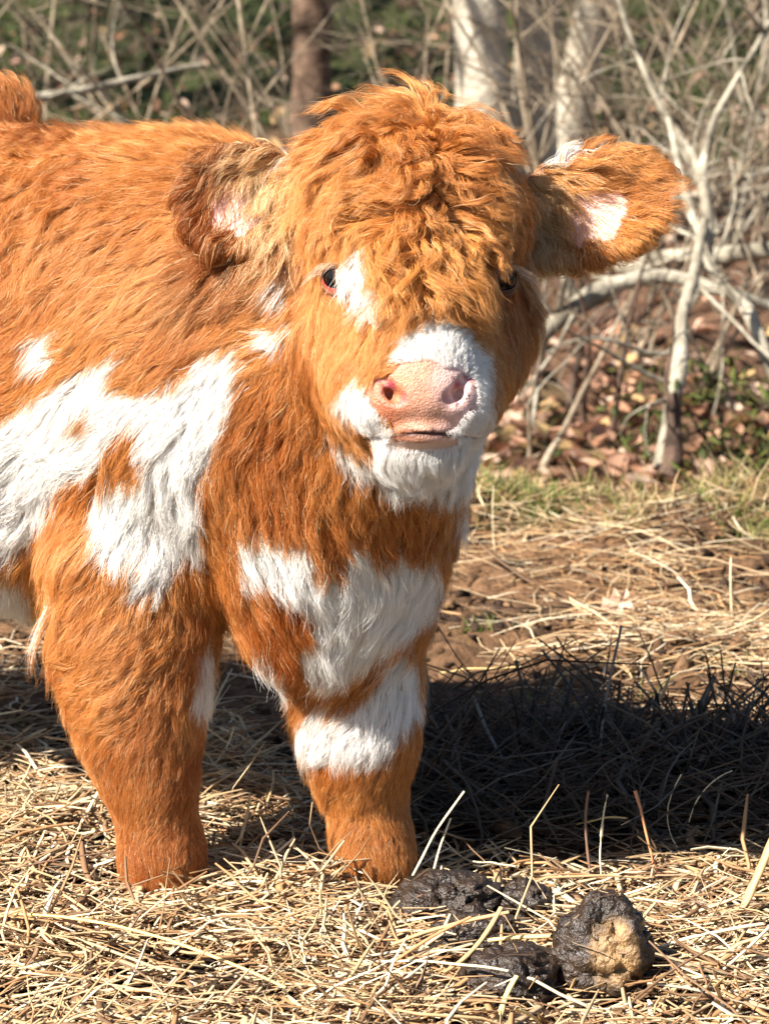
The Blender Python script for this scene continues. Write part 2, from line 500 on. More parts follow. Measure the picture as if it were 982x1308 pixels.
# ------------------------------------------------------------------ combing of the coat: (photo px, px, direction right, direction down, length mm, lift deg, wave mm, tone, thickness)
G = [
 # back and flank
 (10,120,-.3,-1,34,30,2,.6),(60,160,-.7,-.6,45,30,3,.3),(150,180,-.8,-.45,42,30,3,.25),(230,190,-.8,-.2,38,22,2,.2),(330,170,-.8,-.2,36,20,2,.2),
 (20,200,-.9,.2,40,18,7,.5),(60,240,-.5,.85,44,16,8,.65),(30,300,-.3,.95,44,16,8,.7),(110,250,-.4,.85,44,14,6,.6),(20,350,-.7,.7,40,8,2,.4),
 (150,300,-.85,.5,40,8,2,.25),(200,240,-.9,.35,38,8,1,.3),(120,400,-.85,.5,40,8,1,.3),(30,430,-.85,.5,40,8,1,.35),(230,330,-.9,.4,38,7,1,.35),(300,400,-.93,.35,38,7,1,.3),
 (220,420,-.85,.5,40,8,1,.3),(340,350,-.9,.3,36,7,1,.35),(350,440,-.9,.35,36,7,1,.5),(150,470,-.8,.6,42,8,1,.3),(80,560,-.8,.6,45,8,1,.3),(20,620,-.7,.7,48,8,1,.4),
 (250,520,-.6,.8,44,9,2,.35),(330,530,-.6,.8,44,10,2,.7),(180,580,-.6,.8,44,10,2,.35),(380,570,-.4,.9,46,12,3,.75),(60,700,-.6,.8,50,10,2,.35),(120,740,-.55,.85,48,10,2,.35),
 (20,790,.1,1,65,18,3,.3),(200,680,-.3,.95,48,10,2,.3),(250,740,.05,1,48,10,2,.35),(290,680,.02,1,46,10,2,.5),(290,800,.1,1,46,10,2,.4),(200,790,-.4,.9,42,10,2,.35),
 (130,820,-.8,.6,38,12,3,.35),(90,850,-.9,.35,36,14,3,.35),(100,900,-.9,.4,32,14,3,.35),(180,870,-.7,.7,32,10,2,.35),(250,880,.0,1,32,8,1,.35),(150,950,-.8,.6,24,12,2,.4),
 (220,960,-.2,1,20,7,1,.55),(190,1020,-.1,1,14,6,.5,.7),(200,1090,0,1,12,6,.5,.65),(130,1010,-.1,.95,12,6,1,.5),
 # neck and chest
 (430,620,-.1,1,48,12,3,.85),(380,650,-.1,1,48,12,3,.75),(330,620,-.15,1,48,12,3,.6),(480,660,.1,1,46,12,3,.8),(540,680,.35,.9,44,12,3,.7),(400,490,-.4,.9,44,12,3,.8),
 (340,720,0,1,50,12,3,.5),(400,730,.05,1,46,12,3,.8),(480,750,-.05,1,52,14,3,.5),(540,760,-.3,.95,50,16,3,.5),(560,700,.1,1,46,16,3,.5),(350,800,-.05,1,46,14,4,.9),
 (430,820,-.1,1,54,16,3,.5),(340,860,-.2,1,52,14,3,.6),(500,830,-.45,.9,52,16,3,.5),(400,880,-.3,.95,46,16,3,.6),
 # far foreleg
 (440,890,-.3,.95,32,10,1,.5),(510,870,-.3,.95,32,12,1,.4),(400,930,-.6,.8,32,12,2,.4),(470,950,-.5,.85,34,12,1,.4),(520,930,-.3,.95,30,12,1,.4),(400,985,-.75,.65,34,14,2,.4),
 (490,1000,-.1,1,18,7,1,.4),(470,1050,0,1,14,6,.5,.45),(490,1100,.05,1,13,6,.5,.45),
 # crown and forehead
 (430,150,-.9,-.1,44,14,4,.15),(400,190,-.9,.2,44,12,5,.15),(380,240,-.5,.85,40,12,6,.3),(480,125,-.6,-.7,42,26,4,.3),(530,115,.15,-1,38,24,4,.25),(580,125,.6,-.7,40,22,5,.3),
 (620,150,.85,-.2,40,18,6,.4),(470,180,-.9,.3,48,12,7,.12),(430,220,-.85,.5,48,12,7,.12),(510,170,-.8,.5,44,20,11,.35),(535,150,-.7,.2,44,26,11,.35),(560,165,-.2,.95,44,22,11,.4),(570,210,-.5,.7,40,18,11,.4),(500,220,-.8,.5,46,12,8,.15),
 (450,265,-.8,.55,44,10,6,.1),(410,290,-.4,.9,34,8,4,.15),(500,270,-.9,.1,36,10,5,.1),(520,250,-.4,.3,36,12,8,.25),(540,230,-.6,.7,36,20,11,.45),(590,190,.8,.4,40,12,7,.25),
 (640,200,.75,.65,38,12,7,.45),(600,240,.85,.0,38,10,6,.2),(640,270,.7,.6,36,10,5,.3),(560,260,.5,-.6,32,12,8,.25),(600,290,.85,.4,38,10,5,.15),(545,305,0,1,56,10,3,.3),
 (500,300,-.75,.65,58,18,9,.12),(470,320,-.65,.75,46,12,6,.12),(515,330,-.3,.95,60,20,9,.12),(545,350,.0,1,56,18,8,.15),(580,330,.35,.95,58,20,9,.12),(500,370,-.15,1,44,15,7,.12),(600,360,.2,1,44,16,7,.2),
 (560,385,.1,1,34,8,3,.12),(612,330,.2,.95,26,10,3,.2),(670,250,.6,.7,24,10,3,.7),(680,300,.8,.5,14,10,2,.9),(650,320,.9,.3,12,8,1,.8),(630,345,-.6,.5,10,8,1,.6),(650,385,.1,1,16,8,1,.9),  # right temple toned dark for the shadow gap beside the ear
 # face
 (400,350,-.2,1,26,9,2,.3),(445,375,.2,1,20,6,1,.2),(470,400,.2,1,22,7,1,.15),(430,420,-.1,1,26,8,1,.15),(390,430,-.1,1,30,9,2,.3),(380,390,-.2,1,30,9,2,.4),(420,480,-.1,1,28,9,2,.25),
 (475,440,-.45,.85,22,8,1,.2),(450,490,-.5,.85,22,8,2,.3),(390,500,0,1,34,12,3,.35),(420,560,.2,1,36,14,3,.4),(445,560,.1,1,24,12,2,.4),(430,325,-.1,1,12,6,1,.15),
 (525,425,-.2,.95,22,8,1,.2),(570,425,.1,-.9,10,8,1,.2),(600,430,.6,-.4,12,10,1,.2),(530,455,-.6,-.5,7,8,.5,.2),(570,455,.1,-1,6,8,.5,.2),(625,450,.9,.1,16,12,1,.3),
 (620,490,.9,.3,10,12,1,.3),(620,540,.7,.6,12,16,1,.3),(640,390,.2,1,22,8,1,.6),(600,390,.2,1,26,8,2,.2),(670,380,.3,.95,26,10,2,.8),(670,450,.3,.95,28,12,2,.6),(650,500,.3,.95,28,14,2,.6),
 (440,520,-.5,.85,16,10,1,.3),(465,535,-.5,.8,12,12,1,.3),(500,580,-.1,1,24,22,2,.2),(540,590,.05,1,24,26,2,.2),(590,580,.2,1,24,26,2,.2),(470,600,0,1,32,18,2,.2),(520,620,0,1,32,22,2,.2),
 (580,620,.1,1,34,22,2,.2),(620,580,.3,.9,26,18,2,.4),
 # left ear, right ear
 (300,165,-.7,-.4,18,18,1,.95),(260,190,-.9,-.1,22,18,1,1),(250,230,-.8,.5,24,16,2,1),(360,180,-.7,-.1,38,20,4,.5),(365,205,-.6,.8,42,18,4,.5),(300,270,-.1,1,30,12,2,1),
 (290,210,-.3,.8,10,10,1,.7),(345,300,.1,1,46,14,2,.7),(355,260,0,1,34,14,4,.75),(325,250,-.1,1,22,12,2,.6),(320,320,.1,1,44,14,2,1),
 (720,215,.75,-.35,34,14,4,.3),(760,200,.95,.1,34,12,3,.15),(810,205,.95,.2,24,10,1,.2),(845,240,1,.1,22,10,1,.3),(830,280,.8,.6,26,10,1,.3),(790,320,.6,.8,32,10,1,.3),(740,340,.2,1,36,12,2,.4),
 (705,330,-.1,1,36,12,2,.4),(700,260,.7,.6,26,10,3,.35),(740,280,.5,.8,28,12,3,.25),(780,250,.3,-.6,10,10,1,.4),(770,290,.7,.7,22,10,2,.5),(710,290,.3,.9,26,10,2,.5),
]
gp, gd, gs = [], [], []
for g in G:
    p, n = on_body(g[0], g[1])
    if p is None:       # just off the outline: take the nearest surface point
        d0 = 0.0
        h = BT.find_nearest(Vector(at(g[0], g[1], -.08 if g[0] > 230 and g[1] < 660 else .05)))
        p, n = np.array(h[0]), np.array(h[1])
    d = g[2] * HX - g[3] * HU
    gp.append(p); gd.append(d); gs.append([g[4] / 1000, math.radians(g[5]), g[6] / 1000, g[7]])
gp, gd, gs = np.array(gp), unit(np.array(gd)), np.array(gs)
hg_ = np.linalg.norm(to_head(gp) / np.array([.14, .19, .17]), axis=1) < 1
gs[:, 0] *= np.where(hg_, .88, .78)
# the sides the photograph does not show: hair runs back along the trunk and down
HEAD_DIR = np.array([.707, -.707, 0])
def default_dir(P):
    d = -HEAD_DIR * .55 + np.array([0, 0, -.8])
    return np.tile(d, (len(P), 1))
W_ = np.zeros((len(BV), 1)); Dr = np.zeros((len(BV), 3)); St = np.zeros((len(BV), 4))
vis = np.clip((BN @ unit(CAM - np.array([-.1, 0, .45]))) * 2.0 + .8, .02, 1)
isear = np.zeros(len(BV), bool)
for (B_, L_, Wd_, N_), length in zip(EARS, EAR_LEN):
    q = BV - B_
    isear |= (q @ L_ > .012) & (q @ L_ < length + .03) & (np.abs(q @ Wd_) < .085) & (np.abs(q @ N_) < .05)
g_ear = np.zeros(len(G), bool)
for (B_, L_, Wd_, N_), length in zip(EARS, EAR_LEN):
    q = gp - B_
    g_ear |= (q @ L_ > .008) & (q @ L_ < length + .03) & (np.abs(q @ Wd_) < .085) & (np.abs(q @ N_) < .05)
skip = np.array([(not g_ear[i]) and i >= len(G) - 24 for i in range(len(G))])
gs[:, 3] += np.where(~hg_ & ~g_ear & (gp[:, 0] < -.10), .08, 0)
for i in range(len(gp)):
    r2 = ((BV - gp[i]) ** 2).sum(1)
    sig = .022 if G[i][1] < 660 and G[i][0] > 370 else .034
    w = np.exp(-r2 / (2 * sig * sig)) + 2e-3 / (1 + r2 / 1e-3) ** 2
    w = w * np.where(isear == g_ear[i], 1, .02) * vis * (0 if skip[i] else 1)
    W_ += w[:, None]; Dr += w[:, None] * gd[i]; St += w[:, None] * gs[i]
wd = 4e-4
Dr = (Dr + wd * default_dir(BV)) / (W_ + wd)
# on surfaces that look away from the camera the in-plane guides mean little: lean on the default
away = np.clip(-(BN @ unit(CAM - np.array([-.1, 0, .45]))) * 2, 0, 1)[:, None]
St[:, 0] *= np.where(isear, 1.35, 1); St[:, 1] *= np.where(isear, 1.5, 1)
headness = np.exp(-np.maximum(0, np.linalg.norm(to_head(BV) / np.array([.14, .17, .17]), axis=1) - 1) * 4)[:, None]
backdir = unit(-HF * .9 - HU * .4)
Dr = Dr * (1 - away) + away * (headness * backdir + (1 - headness) * unit(default_dir(BV)))
St = (St + wd * np.array([.030, .15, .002, .4])) / (W_ + wd)
low = np.clip((.30 - BV[:, 2]) / .15, 0, 1)
St[:, 0] = np.where(away[:, 0] > .1, np.minimum(St[:, 0], .04 - .024 * low), St[:, 0])
hv = to_head(BV)
lipband = (hv[:, 1] > -.1455) & (hv[:, 1] < -.120) & (np.abs(hv[:, 0]) < .052) & (hv[:, 2] > .05)
St[:, 0] = np.where(lipband, np.minimum(St[:, 0], .0045), St[:, 0])
for c in EYE_C:
    ed = np.linalg.norm(BV - c, axis=1)
    St[:, 0] = np.where(ed < .034, np.minimum(St[:, 0], .005 + np.maximum(0, ed - EYE_R) * .9), St[:, 0])
lockw = np.exp(-(((to_px(BV)[:, 0] - 540) / 125) ** 2 + ((to_px(BV)[:, 1] - 260) / 140) ** 2) ** 2) * headness[:, 0]
# slow wandering of the flow
pxv0 = to_px(BV)
crown = np.exp(-(((pxv0[:, 0] - 540) / 130) ** 2 + ((pxv0[:, 1] - 235) / 140) ** 2) ** 2) * headness[:, 0]
ang = (.30 + .55 * crown) * vnoise(BV * 28, 5) + (.22 + .35 * crown) * vnoise(BV * 70, 6)
T = Dr - (Dr * BN).sum(1, keepdims=True) * BN
T = unit(T)
T = T * np.cos(ang)[:, None] + np.cross(BN, T) * np.sin(ang)[:, None]

# ------------------------------------------------------------------ markings of the coat (outlines on the calf's own surface, as it stands)
def inside(P, poly):
    x, y = P[:, 0], P[:, 1]
    r = np.zeros(len(P), bool)
    for (x0, y0), (x1, y1) in zip(poly, poly[1:] + poly[:1]):
        c = (y0 > y) != (y1 > y)
        with np.errstate(divide='ignore', invalid='ignore'):
            xx = (x1 - x0) * (y - y0) / (y1 - y0 if y1 != y0 else 1e-9) + x0
        r ^= c & (x < xx)
    return r
WHITE = [
 [(30,437),(62,430),(60,455),(48,485),(34,478),(24,450)],
 [(-60,590),(0,545),(45,520),(75,495),(120,465),(142,462),(132,500),(150,510),(205,508),(245,470),(292,450),(300,480),(296,520),(278,560),(262,600),(246,632),(255,680),(258,735),(235,715),(215,745),(205,770),(178,775),(160,735),(135,735),(112,700),(112,655),(135,632),(165,622),(190,612),(165,560),(135,575),(110,620),(72,625),(50,680),(20,715),(-60,740)],
 [(318,418),(362,420),(364,442),(335,446)],[(347,350),(362,352),(368,395),(356,392)],
 [(428,352),(446,345),(450,324),(466,322),(472,352),(488,382),(488,408),(470,396),(452,368),(428,362)],
 [(500,462),(515,428),(545,410),(575,410),(604,428),(624,455),(632,500),(630,560),(606,585),(560,560),(560,500),(520,470)],
 [(423,515),(448,492),(472,497),(490,540),(505,560),(480,565),(455,548),(438,535)],
 [(415,560),(470,590),(480,560),(560,560),(628,555),(628,600),(596,640),(540,640),(475,622),(440,602)],
 [(300,705),(350,703),(398,712),(402,748),(440,752),(452,702),(482,728),(545,722),(570,740),(560,780),(520,820),(480,850),(430,880),(395,880),(385,850),(405,820),(395,795),(365,770),(330,745),(308,760)],
 [(306,845),(330,850),(372,885),(360,915),(315,890)],
 [(255,835),(268,835),(288,890),(284,925),(268,935),(246,905),(258,880)],
 [(392,915),(420,925),(470,902),(498,845),(530,845),(545,920),(520,945),(500,965),(470,985),(400,990),(372,960)],
 [(585,655),(620,640),(610,700),(588,690)],
 [(-20,745),(22,745),(50,800),(40,840),(-20,840)],
 [(345,155),(365,170),(374,200),(368,215),(356,198),(342,175)],
 [(690,188),(740,180),(768,192),(735,204),(722,214),(700,205)],
]
HOLES = [[(88,545),(112,535),(112,560),(96,562)]]
def is_white(P, N):
    px = to_px(P)
    q = px + np.stack([vnoise(P * 60, 31) * 7 + vnoise(P * 180, 33) * 4, vnoise(P * 60, 32) * 7 + vnoise(P * 180, 34) * 4], 1)
    m = np.zeros(len(P), bool)
    for poly in WHITE: m |= inside(q, poly)
    for poly in HOLES: m &= ~inside(q, poly)
    front = (N @ unit(CAM - np.array([-.1, 0, .45]))) > -.15
    far = (vnoise(P * 5 + 3, 41) > .35) & (P[:, 2] > .22) & (to_head(P)[:, 2] < -.2)
    return np.where(front, m, far)
def at_ear(P):
    m = np.zeros(len(P), bool)
    for (B_, L_, Wd_, N_), length in zip(EARS, EAR_LEN):
        q = P - B_
        lc_ = length * .52
        e_ = ((q @ L_ - lc_) / .027) ** 2 + ((q @ Wd_ + .004) / .027) ** 2 + .7 * vnoise(P * 110, 58)
        m |= (e_ < 1) & (q @ N_ > -.006)
    return m

# bare skin: nose pad, lips, eye rims
def bare(P):
    h = to_head(P)
    wob = .22 * vnoise(P * 120, 66)
    pad = (((h[:, 0] / .045) ** 2 + ((h[:, 1] + .106) / .026) ** 2 + wob < 1) | ((h[:, 0] / .030) ** 2 + ((h[:, 1] + .122) / .017) ** 2 + wob < 1)) & (h[:, 2] > .075)
    slot = (np.abs(h[:, 1] + .1375) < .0016) & (np.abs(h[:, 0]) < .048) & (h[:, 2] > .06)
    lip = ((h[:, 0] / .030) ** 2 + ((h[:, 1] + .143) / .007) ** 2 < 1) & (h[:, 2] > .08)
    b = pad | slot | lip
    for c in EYE_C:
        b |= np.linalg.norm(P - c, axis=1) < EYE_R + .0015
    b |= P[:, 2] < .012
    return b

# ------------------------------------------------------------------ growing the coat
me.calc_loop_triangles()
TR = np.empty(len(me.loop_triangles) * 3, np.int32); me.loop_triangles.foreach_get('vertices', TR); TR = TR.reshape(-1, 3)
def scatter(n, weight, rng):
    a, b, c = BV[TR[:, 0]], BV[TR[:, 1]], BV[TR[:, 2]]
    area = np.linalg.norm(np.cross(b - a, c - a), axis=1) / 2 * weight[TR].mean(1)
    t = np.searchsorted(np.cumsum(area) / area.sum(), rng.random(n)).clip(0, len(TR) - 1)
    r = rng.random((n, 2)); r[r.sum(1) > 1] = 1 - r[r.sum(1) > 1]
    w = np.stack([1 - r.sum(1), r[:, 0], r[:, 1]], 1)
    return t, w
def vat(A, t, w):
    return (A[TR[t]] * w[..., None]).sum(1) if A.ndim > 1 else (A[TR[t]] * w).sum(1)
camdir = unit(CAM - BV)
facing = (BN * camdir).sum(1)
dens = np.where(facing > -.25, 1.0, .22)
pxv = to_px(BV)
dens *= np.where((pxv[:, 0] < -120), .3, 1.0)
h = to_head(BV)
near_head = (np.abs(h[:, 0]) < .2) & (np.abs(h[:, 1]) < .2) & (h[:, 2] > -.14)
dens_g = dens * np.where(near_head, 2.0, 1.0)
dens_c = dens * np.where(near_head, 1.7, 1.0)
short = np.clip(.030 / np.maximum(St[:, 0], .006), 1, 2.2)
dens_c *= short

NG, NS, NP = 26000, int(HAIRS), 9
gt, gw = scatter(NG, dens_g, rng)
gP = vat(BV, gt, gw); gN = unit(vat(BN, gt, gw)); gS = vat(St, gt, gw)
polyof = None
# march every guide along the surface, combed by the field
BV_list = BV
vert_tree = kdtree.KDTree(len(BV))
for i, v in enumerate(BV.tolist()): vert_tree.insert(v, i)
vert_tree.balance()
Lg = gS[:, 0] * (1 + .18 * rng.standard_normal(NG)).clip(.6, 1.5)
# coarse locks share a phase and a lean
coarse = gP[rng.permutation(NG)[:5200]]
ct = kdtree.KDTree(len(coarse))
for i, v in enumerate(coarse.tolist()): ct.insert(v, i)
ct.balance()
cid = np.array([ct.find(v)[1] for v in gP.tolist()])
cphase = rng.random(len(coarse)) * 6.28
clean = rng.standard_normal(len(coarse)) * .16
clift = rng.standard_normal(len(coarse)) * .5 + 1
path = np.zeros((NG, NP, 3))
nrm = np.zeros((NG, NP, 3))
glift = vat(crown, gt, gw) * np.abs(rng.standard_normal(len(coarse)))[cid] * .011
cur = gP.copy(); path[:, 0] = cur; nrm[:, 0] = gN
prev = None
freq = 1.15 + .5 * rng.random(NG)
for k in range(1, NP):
    ids = np.array([vert_tree.find(v)[1] for v in cur.tolist()])
    t_ = T[ids]
    if prev is not None:
        t_ = unit(t_ * .55 + prev * .75)
    n_ = BN[ids]
    t_ = unit(t_ - (t_ * n_).sum(1, keepdims=True) * n_)
    a = clean[cid]
    td = t_ * np.cos(a)[:, None] + np.cross(n_, t_) * np.sin(a)[:, None]
    prev = t_
    cur = cur + td * (Lg / (NP - 1))[:, None]
    # back to the surface when it curves up underneath, let go where it falls away
    off = ((cur - BV[ids]) * n_).sum(1)
    cur = cur - np.where(off < 0, off, off * .55)[:, None] * n_
    s = k / (NP - 1)
    rise = Lg * np.sin(gS[:, 1] * np.clip(clift[cid], .2, 2.2)) * (s - .25 * s * s)
    amp = gS[:, 2] * s
    ph = cphase[cid] + freq * 6.28 * s
    side = np.cross(n_, t_)
    path[:, k] = cur + n_ * (rise + glift * min(1, 2.2 * s) + .0012 + .5 * amp * (1 + np.sin(ph + 1.3)))[:, None] + side * (amp * np.sin(ph))[:, None]
    nrm[:, k] = n_
# locks: guides lean together towards the lock's own middle guide
first = {}
mid_g = np.zeros(len(coarse), np.int64)
dist = np.linalg.norm(gP - coarse[cid], axis=1)
order = np.argsort(-dist)
mid_g[cid[order]] = order
s_ = (np.arange(NP) / (NP - 1))
pull = .48 * (s_ ** 1.4)[None, :, None] * np.clip(gS[:, 0] / .035, .15, 1.2)[:, None, None]
lwg = vat(lockw, gt, gw)[:, None, None]
pull = pull * (1 + 1.1 * lwg)
path = path + (path[mid_g[cid]] - path) * np.minimum(pull, .95) * (rng.random(NG) * .8 + .2)[:, None, None]

st, sw = scatter(NS, dens_c, rng)
sP = vat(BV, st, sw); sN = unit(vat(BN, st, sw)); sS = vat(St, st, sw)
ok = ~bare(sP) & (rng.random(NS) > at_ear(sP) * .88)
sP, sN, sS = sP[ok], sN[ok], sS[ok]
NS = len(sP)
gtree = kdtree.KDTree(NG)
for i, v in enumerate(gP.tolist()): gtree.insert(v, i)
gtree.balance()
near = [gtree.find_n(v, 2) for v in sP.tolist()]
gi = np.array([n[0][1] for n in near]); gj = np.array([n[1][1] for n in near])
gi = np.where((gN[gi] * sN).sum(1) < -.2, gj, gi)
pick = rng.random(NS) < .12
gi = np.where(pick & ((gN[gj] * sN).sum(1) > 0), gj, gi)
lenf = (.62 + .45 * rng.random(NS))
rel = path[gi] - path[gi][:, :1]
# shorten: sample the guide at a fraction of its length
s_t = s_[None, :] * lenf[:, None] * (NP - 1)
i0 = np.floor(s_t).astype(int).clip(0, NP - 2); fr = (s_t - i0)[..., None]
ar = np.arange(NS)[:, None]
rel = rel[ar, i0] * (1 - fr) + rel[ar, i0 + 1] * fr
offs = (gP[gi] - sP)
clump = (.10 + .75 * rng.random(NS))[:, None] * s_[None, :] ** 1.2
clump *= np.clip(sS[:, 0] / .03, .2, 1)[:, None]
clump += (1 - clump) * .45 * vat(lockw, st, sw)[ok][:, None] * s_[None, :]
S = sP[:, None, :] + rel + offs[:, None, :] * clump[..., None]
# every hair's own small waywardness
r1 = rng.standard_normal((NS, 3)); r2 = rng.standard_normal((NS, 3))
Ls = sS[:, 0] * lenf
stray = np.where(rng.random(NS) < .06, 3.0, 1.0)
S += (r1 * (Ls * .062 * stray)[:, None])[:, None, :] * s_[None, :, None] ** 1.5
S += (r2 * (Ls * .018)[:, None])[:, None, :] * np.sin(s_ * 6.28)[None, :, None]
# no hair grows across the open eyes
keep_h = np.ones(NS, bool)
for c in EYE_C:
    tip_ = c + unit(CAM - c) * EYE_R
    dmin = np.linalg.norm(S[:, 2:] - tip_, axis=2).min(1)
    keep_h &= ~((dmin < EYE_R * .72) & (rng.random(NS) < .95))
S, sP, sN, sS, gi, Ls = S[keep_h], sP[keep_h], sN[keep_h], sS[keep_h], gi[keep_h], Ls[keep_h]
NS = len(S)
# hair tone
wht = is_white(sP + rng.standard_normal((NS, 3)) * .0022 + (S[:, 5] - sP) * np.where(np.linalg.norm(to_head(sP) / np.array([.14, .19, .17]), axis=1) < 1, .7, 1.0)[:, None], sN)
lowf = vnoise(sP * 14, 51) * .5 + .5
tone = np.clip(sS[:, 3] + .28 * vnoise(sP * 22, 52) + .16 * rng.standard_normal(NS) + .10 * vnoise(gP[gi] * 300, 57), 0, 1)[:, None]
GOLD, RUST = np.array([.70, .295, .078]), np.array([.31, .066, .011])
colr = GOLD * (1 - tone) + RUST * tone
colr *= (1 + .21 * rng.standard_normal(NS)).clip(.4, 1.55)[:, None]
wh = np.array([.93, .90, .86]) * (1 + .03 * rng.standard_normal(NS)).clip(.8, 1.05)[:, None]
hh = to_head(sP)
B_, L_, Wd_, N_ = EARS[0]
q_ = sP - B_
le = (q_ @ L_ > .0) & (q_ @ L_ < .15) & (np.abs(q_ @ Wd_) < .09) & (np.abs(q_ @ N_) < .045)
colr *= np.where(le, .74, 1.0)[:, None]  # left ear coloured darker, the way its turned-away hair looks
soil_ = np.clip(vnoise(sP * 9, 59) * .5 + .45, 0, 1)[:, None] * .2
wh = wh * (1 - soil_ * np.array([.06, .14, .26]))
colr = np.where(wht[:, None], wh, colr)
earp = np.zeros(NS)
for (B_, L_, Wd_, N_), length in zip(EARS, EAR_LEN):
    q_ = sP - B_
    earp = np.maximum(earp, .7 * np.exp(-((q_ @ L_ - .03) / .035) ** 2 - ((q_ @ Wd_ + .0) / .05) ** 4) * ((q_ @ N_) > -.01) * (np.abs(q_ @ N_) < .05))
cream = (rng.random(NS) < .04 + earp) & ~wht
colr = np.where(cream[:, None], np.array([.85, .60, .33]), colr)
colr = colr.clip(0, .96)
rad = np.full(NS, .00016) * np.clip(Ls / .03, .55, 1.15) * np.where(near_head.mean() >= 0, 1, 1)

def hair_object(name, S, rad, colr, mat, parent, tip=.25):
    n, k = S.shape[:2]
    hc = bpy.data.hair_curves.new(name)
    hc.add_curves([k] * n)
    hc.attributes['position'].data.foreach_set('vector', np.ascontiguousarray(S, np.float32).ravel())
    ra = hc.attributes.get('radius') or hc.attributes.new('radius', 'FLOAT', 'POINT')
    prof = 1 - (1 - tip) * np.linspace(0, 1, k) ** 2.0
    ra.data.foreach_set('value', (rad[:, None] * prof[None, :]).astype(np.float32).ravel())
    ca = hc.attributes.new('hair_colour', 'FLOAT_COLOR', 'CURVE')
    C4 = np.ones((n, 4), np.float32); C4[:, :3] = colr
    ca.data.foreach_set('color', C4.ravel())
    o = bpy.data.objects.new(name, hc)
    hc.materials.append(mat)
    coll.objects.link(o)
    if parent is not None: o.parent = parent
    return o

hair_mat = bpy.data.materials.new('calf_hair')
hair_mat.use_nodes = True
nt = hair_mat.node_tree
nt.nodes.remove(nt.nodes['Principled BSDF'])
hb = nt.nodes.new('ShaderNodeBsdfHairPrincipled')
hb.model = 'CHIANG'
hb.parametrization = 'COLOR'
an = nt.nodes.new('ShaderNodeAttribute'); an.attribute_name = 'hair_colour'
nt.links.new(an.outputs['Color'], hb.inputs['Color'])
hb.inputs['Roughness'].default_value = .38
hb.inputs['Radial Roughness'].default_value = .55
hb.inputs['Coat'].default_value = 0.0
hb.inputs['IOR'].default_value = 1.5
hb.inputs['Random Roughness'].default_value = .2
db = nt.nodes.new('ShaderNodeBsdfDiffuse')
nt.links.new(an.outputs['Color'], db.inputs['Color'])
mxs = nt.nodes.new('ShaderNodeMixShader'); mxs.inputs[0].default_value = .65
nt.links.new(hb.outputs[0], mxs.inputs[1]); nt.links.new(db.outputs[0], mxs.inputs[2])
nt.links.new(mxs.outputs[0], nt.nodes['Material Output'].inputs['Surface'])

# skin below: colour per vertex
calf = empty('calf', (0, 0, 0))
tag(calf, 'fluffy ginger and white highland calf standing on straw with its head turned to the camera', 'calf')
wv = is_white(BV, BN)
C = np.where(wv[:, None], np.array([.62, .42, .34]), np.array([.22, .075, .022]))
hq = to_head(BV)
pad = ((hq[:, 0] / .052) ** 2 + ((hq[:, 1] + .108) / .038) ** 2 < 1) & (hq[:, 2] > .07)
nose_l = np.array([.40, .135, .070]); nose_m = np.array([.50, .25, .165]); nose_r = np.array([.74, .47, .42])
tt = np.clip(hq[:, 0] / .03, -1, 1)[:, None] + .4 * vnoise(BV * 90, 61)[:, None]
nc = np.where(tt < 0, nose_m + (nose_l - nose_m) * np.clip(-tt, 0, 1), nose_m + (nose_r - nose_m) * np.clip(tt, 0, 1))
topring = np.exp(-((hq[:, 0] + .022) ** 2 + (hq[:, 1] + .090) ** 2) / (2 * .012 ** 2))[:, None]
nc = nc * (1 - .45 * topring) + .45 * topring * np.array([.50, .17, .07])
nc = nc * (1 + .22 * vnoise(BV * 260, 62) + .15 * vnoise(BV * 600, 63))[:, None]
C = np.where(pad[:, None], nc, C)
mouth_line = (np.abs(hq[:, 1] + .1375 + 2 * hq[:, 0] ** 2) < .0016) & (np.abs(hq[:, 0]) < .048) & (hq[:, 2] > .04)
C = np.where(mouth_line[:, None], np.array([.09, .03, .02]), C)
for c0, c1 in NOSE_HOLES:
    dn_ = np.minimum(np.linalg.norm(BV - c0, axis=1), np.linalg.norm(BV - c1, axis=1))
    dn_ = np.minimum(dn_, np.linalg.norm(BV - (c0 + c1) / 2, axis=1))
    w = np.clip(1 - (dn_ - .004) / .004, 0, 1)[:, None]
    C = C * (1 - w) + w * np.array([.30, .05, .07])
for k_ in range(10):       # dark freckles on the pale side of the nose
    f_ = hd(*( [.030, -.110, .125] + rng.normal(0, 1, 3) * [.013, .014, .0]))
    p_ = np.array(BT.find_nearest(Vector(f_))[0])
    w = np.clip(1.6 - np.linalg.norm(BV - p_, axis=1) / .0013, 0, 1)[:, None]
    C = C * (1 - w) + w * np.array([.10, .04, .04])
ear_in = at_ear(BV)
C = np.where(ear_in[:, None], np.array([.80, .52, .47]), C)
for c in EYE_C:
    w = np.clip(1 - (np.linalg.norm(BV - c, axis=1) - EYE_R) / .006, 0, 1)[:, None]
    C = C * (1 - w) + w * np.array([.30, .12, .08])
colour_attr(me, 'skin_colour', C)
skin = material('calf_skin', rough=.36, spec=.45, attr='skin_colour', bump=(520, .8, .0016))
sb = skin.node_tree.nodes['Principled BSDF']
sb.inputs['Subsurface Weight'].default_value = .12
sb.inputs['Subsurface Radius'].default_value = (.006, .002, .001)
sb.inputs['Subsurface Scale'].default_value = 1.0
bo = link('body', me, skin, calf)

print('hairs', NS)
hair_object('coat', S, rad, colr, hair_mat, calf)['kind'] = 'thing'

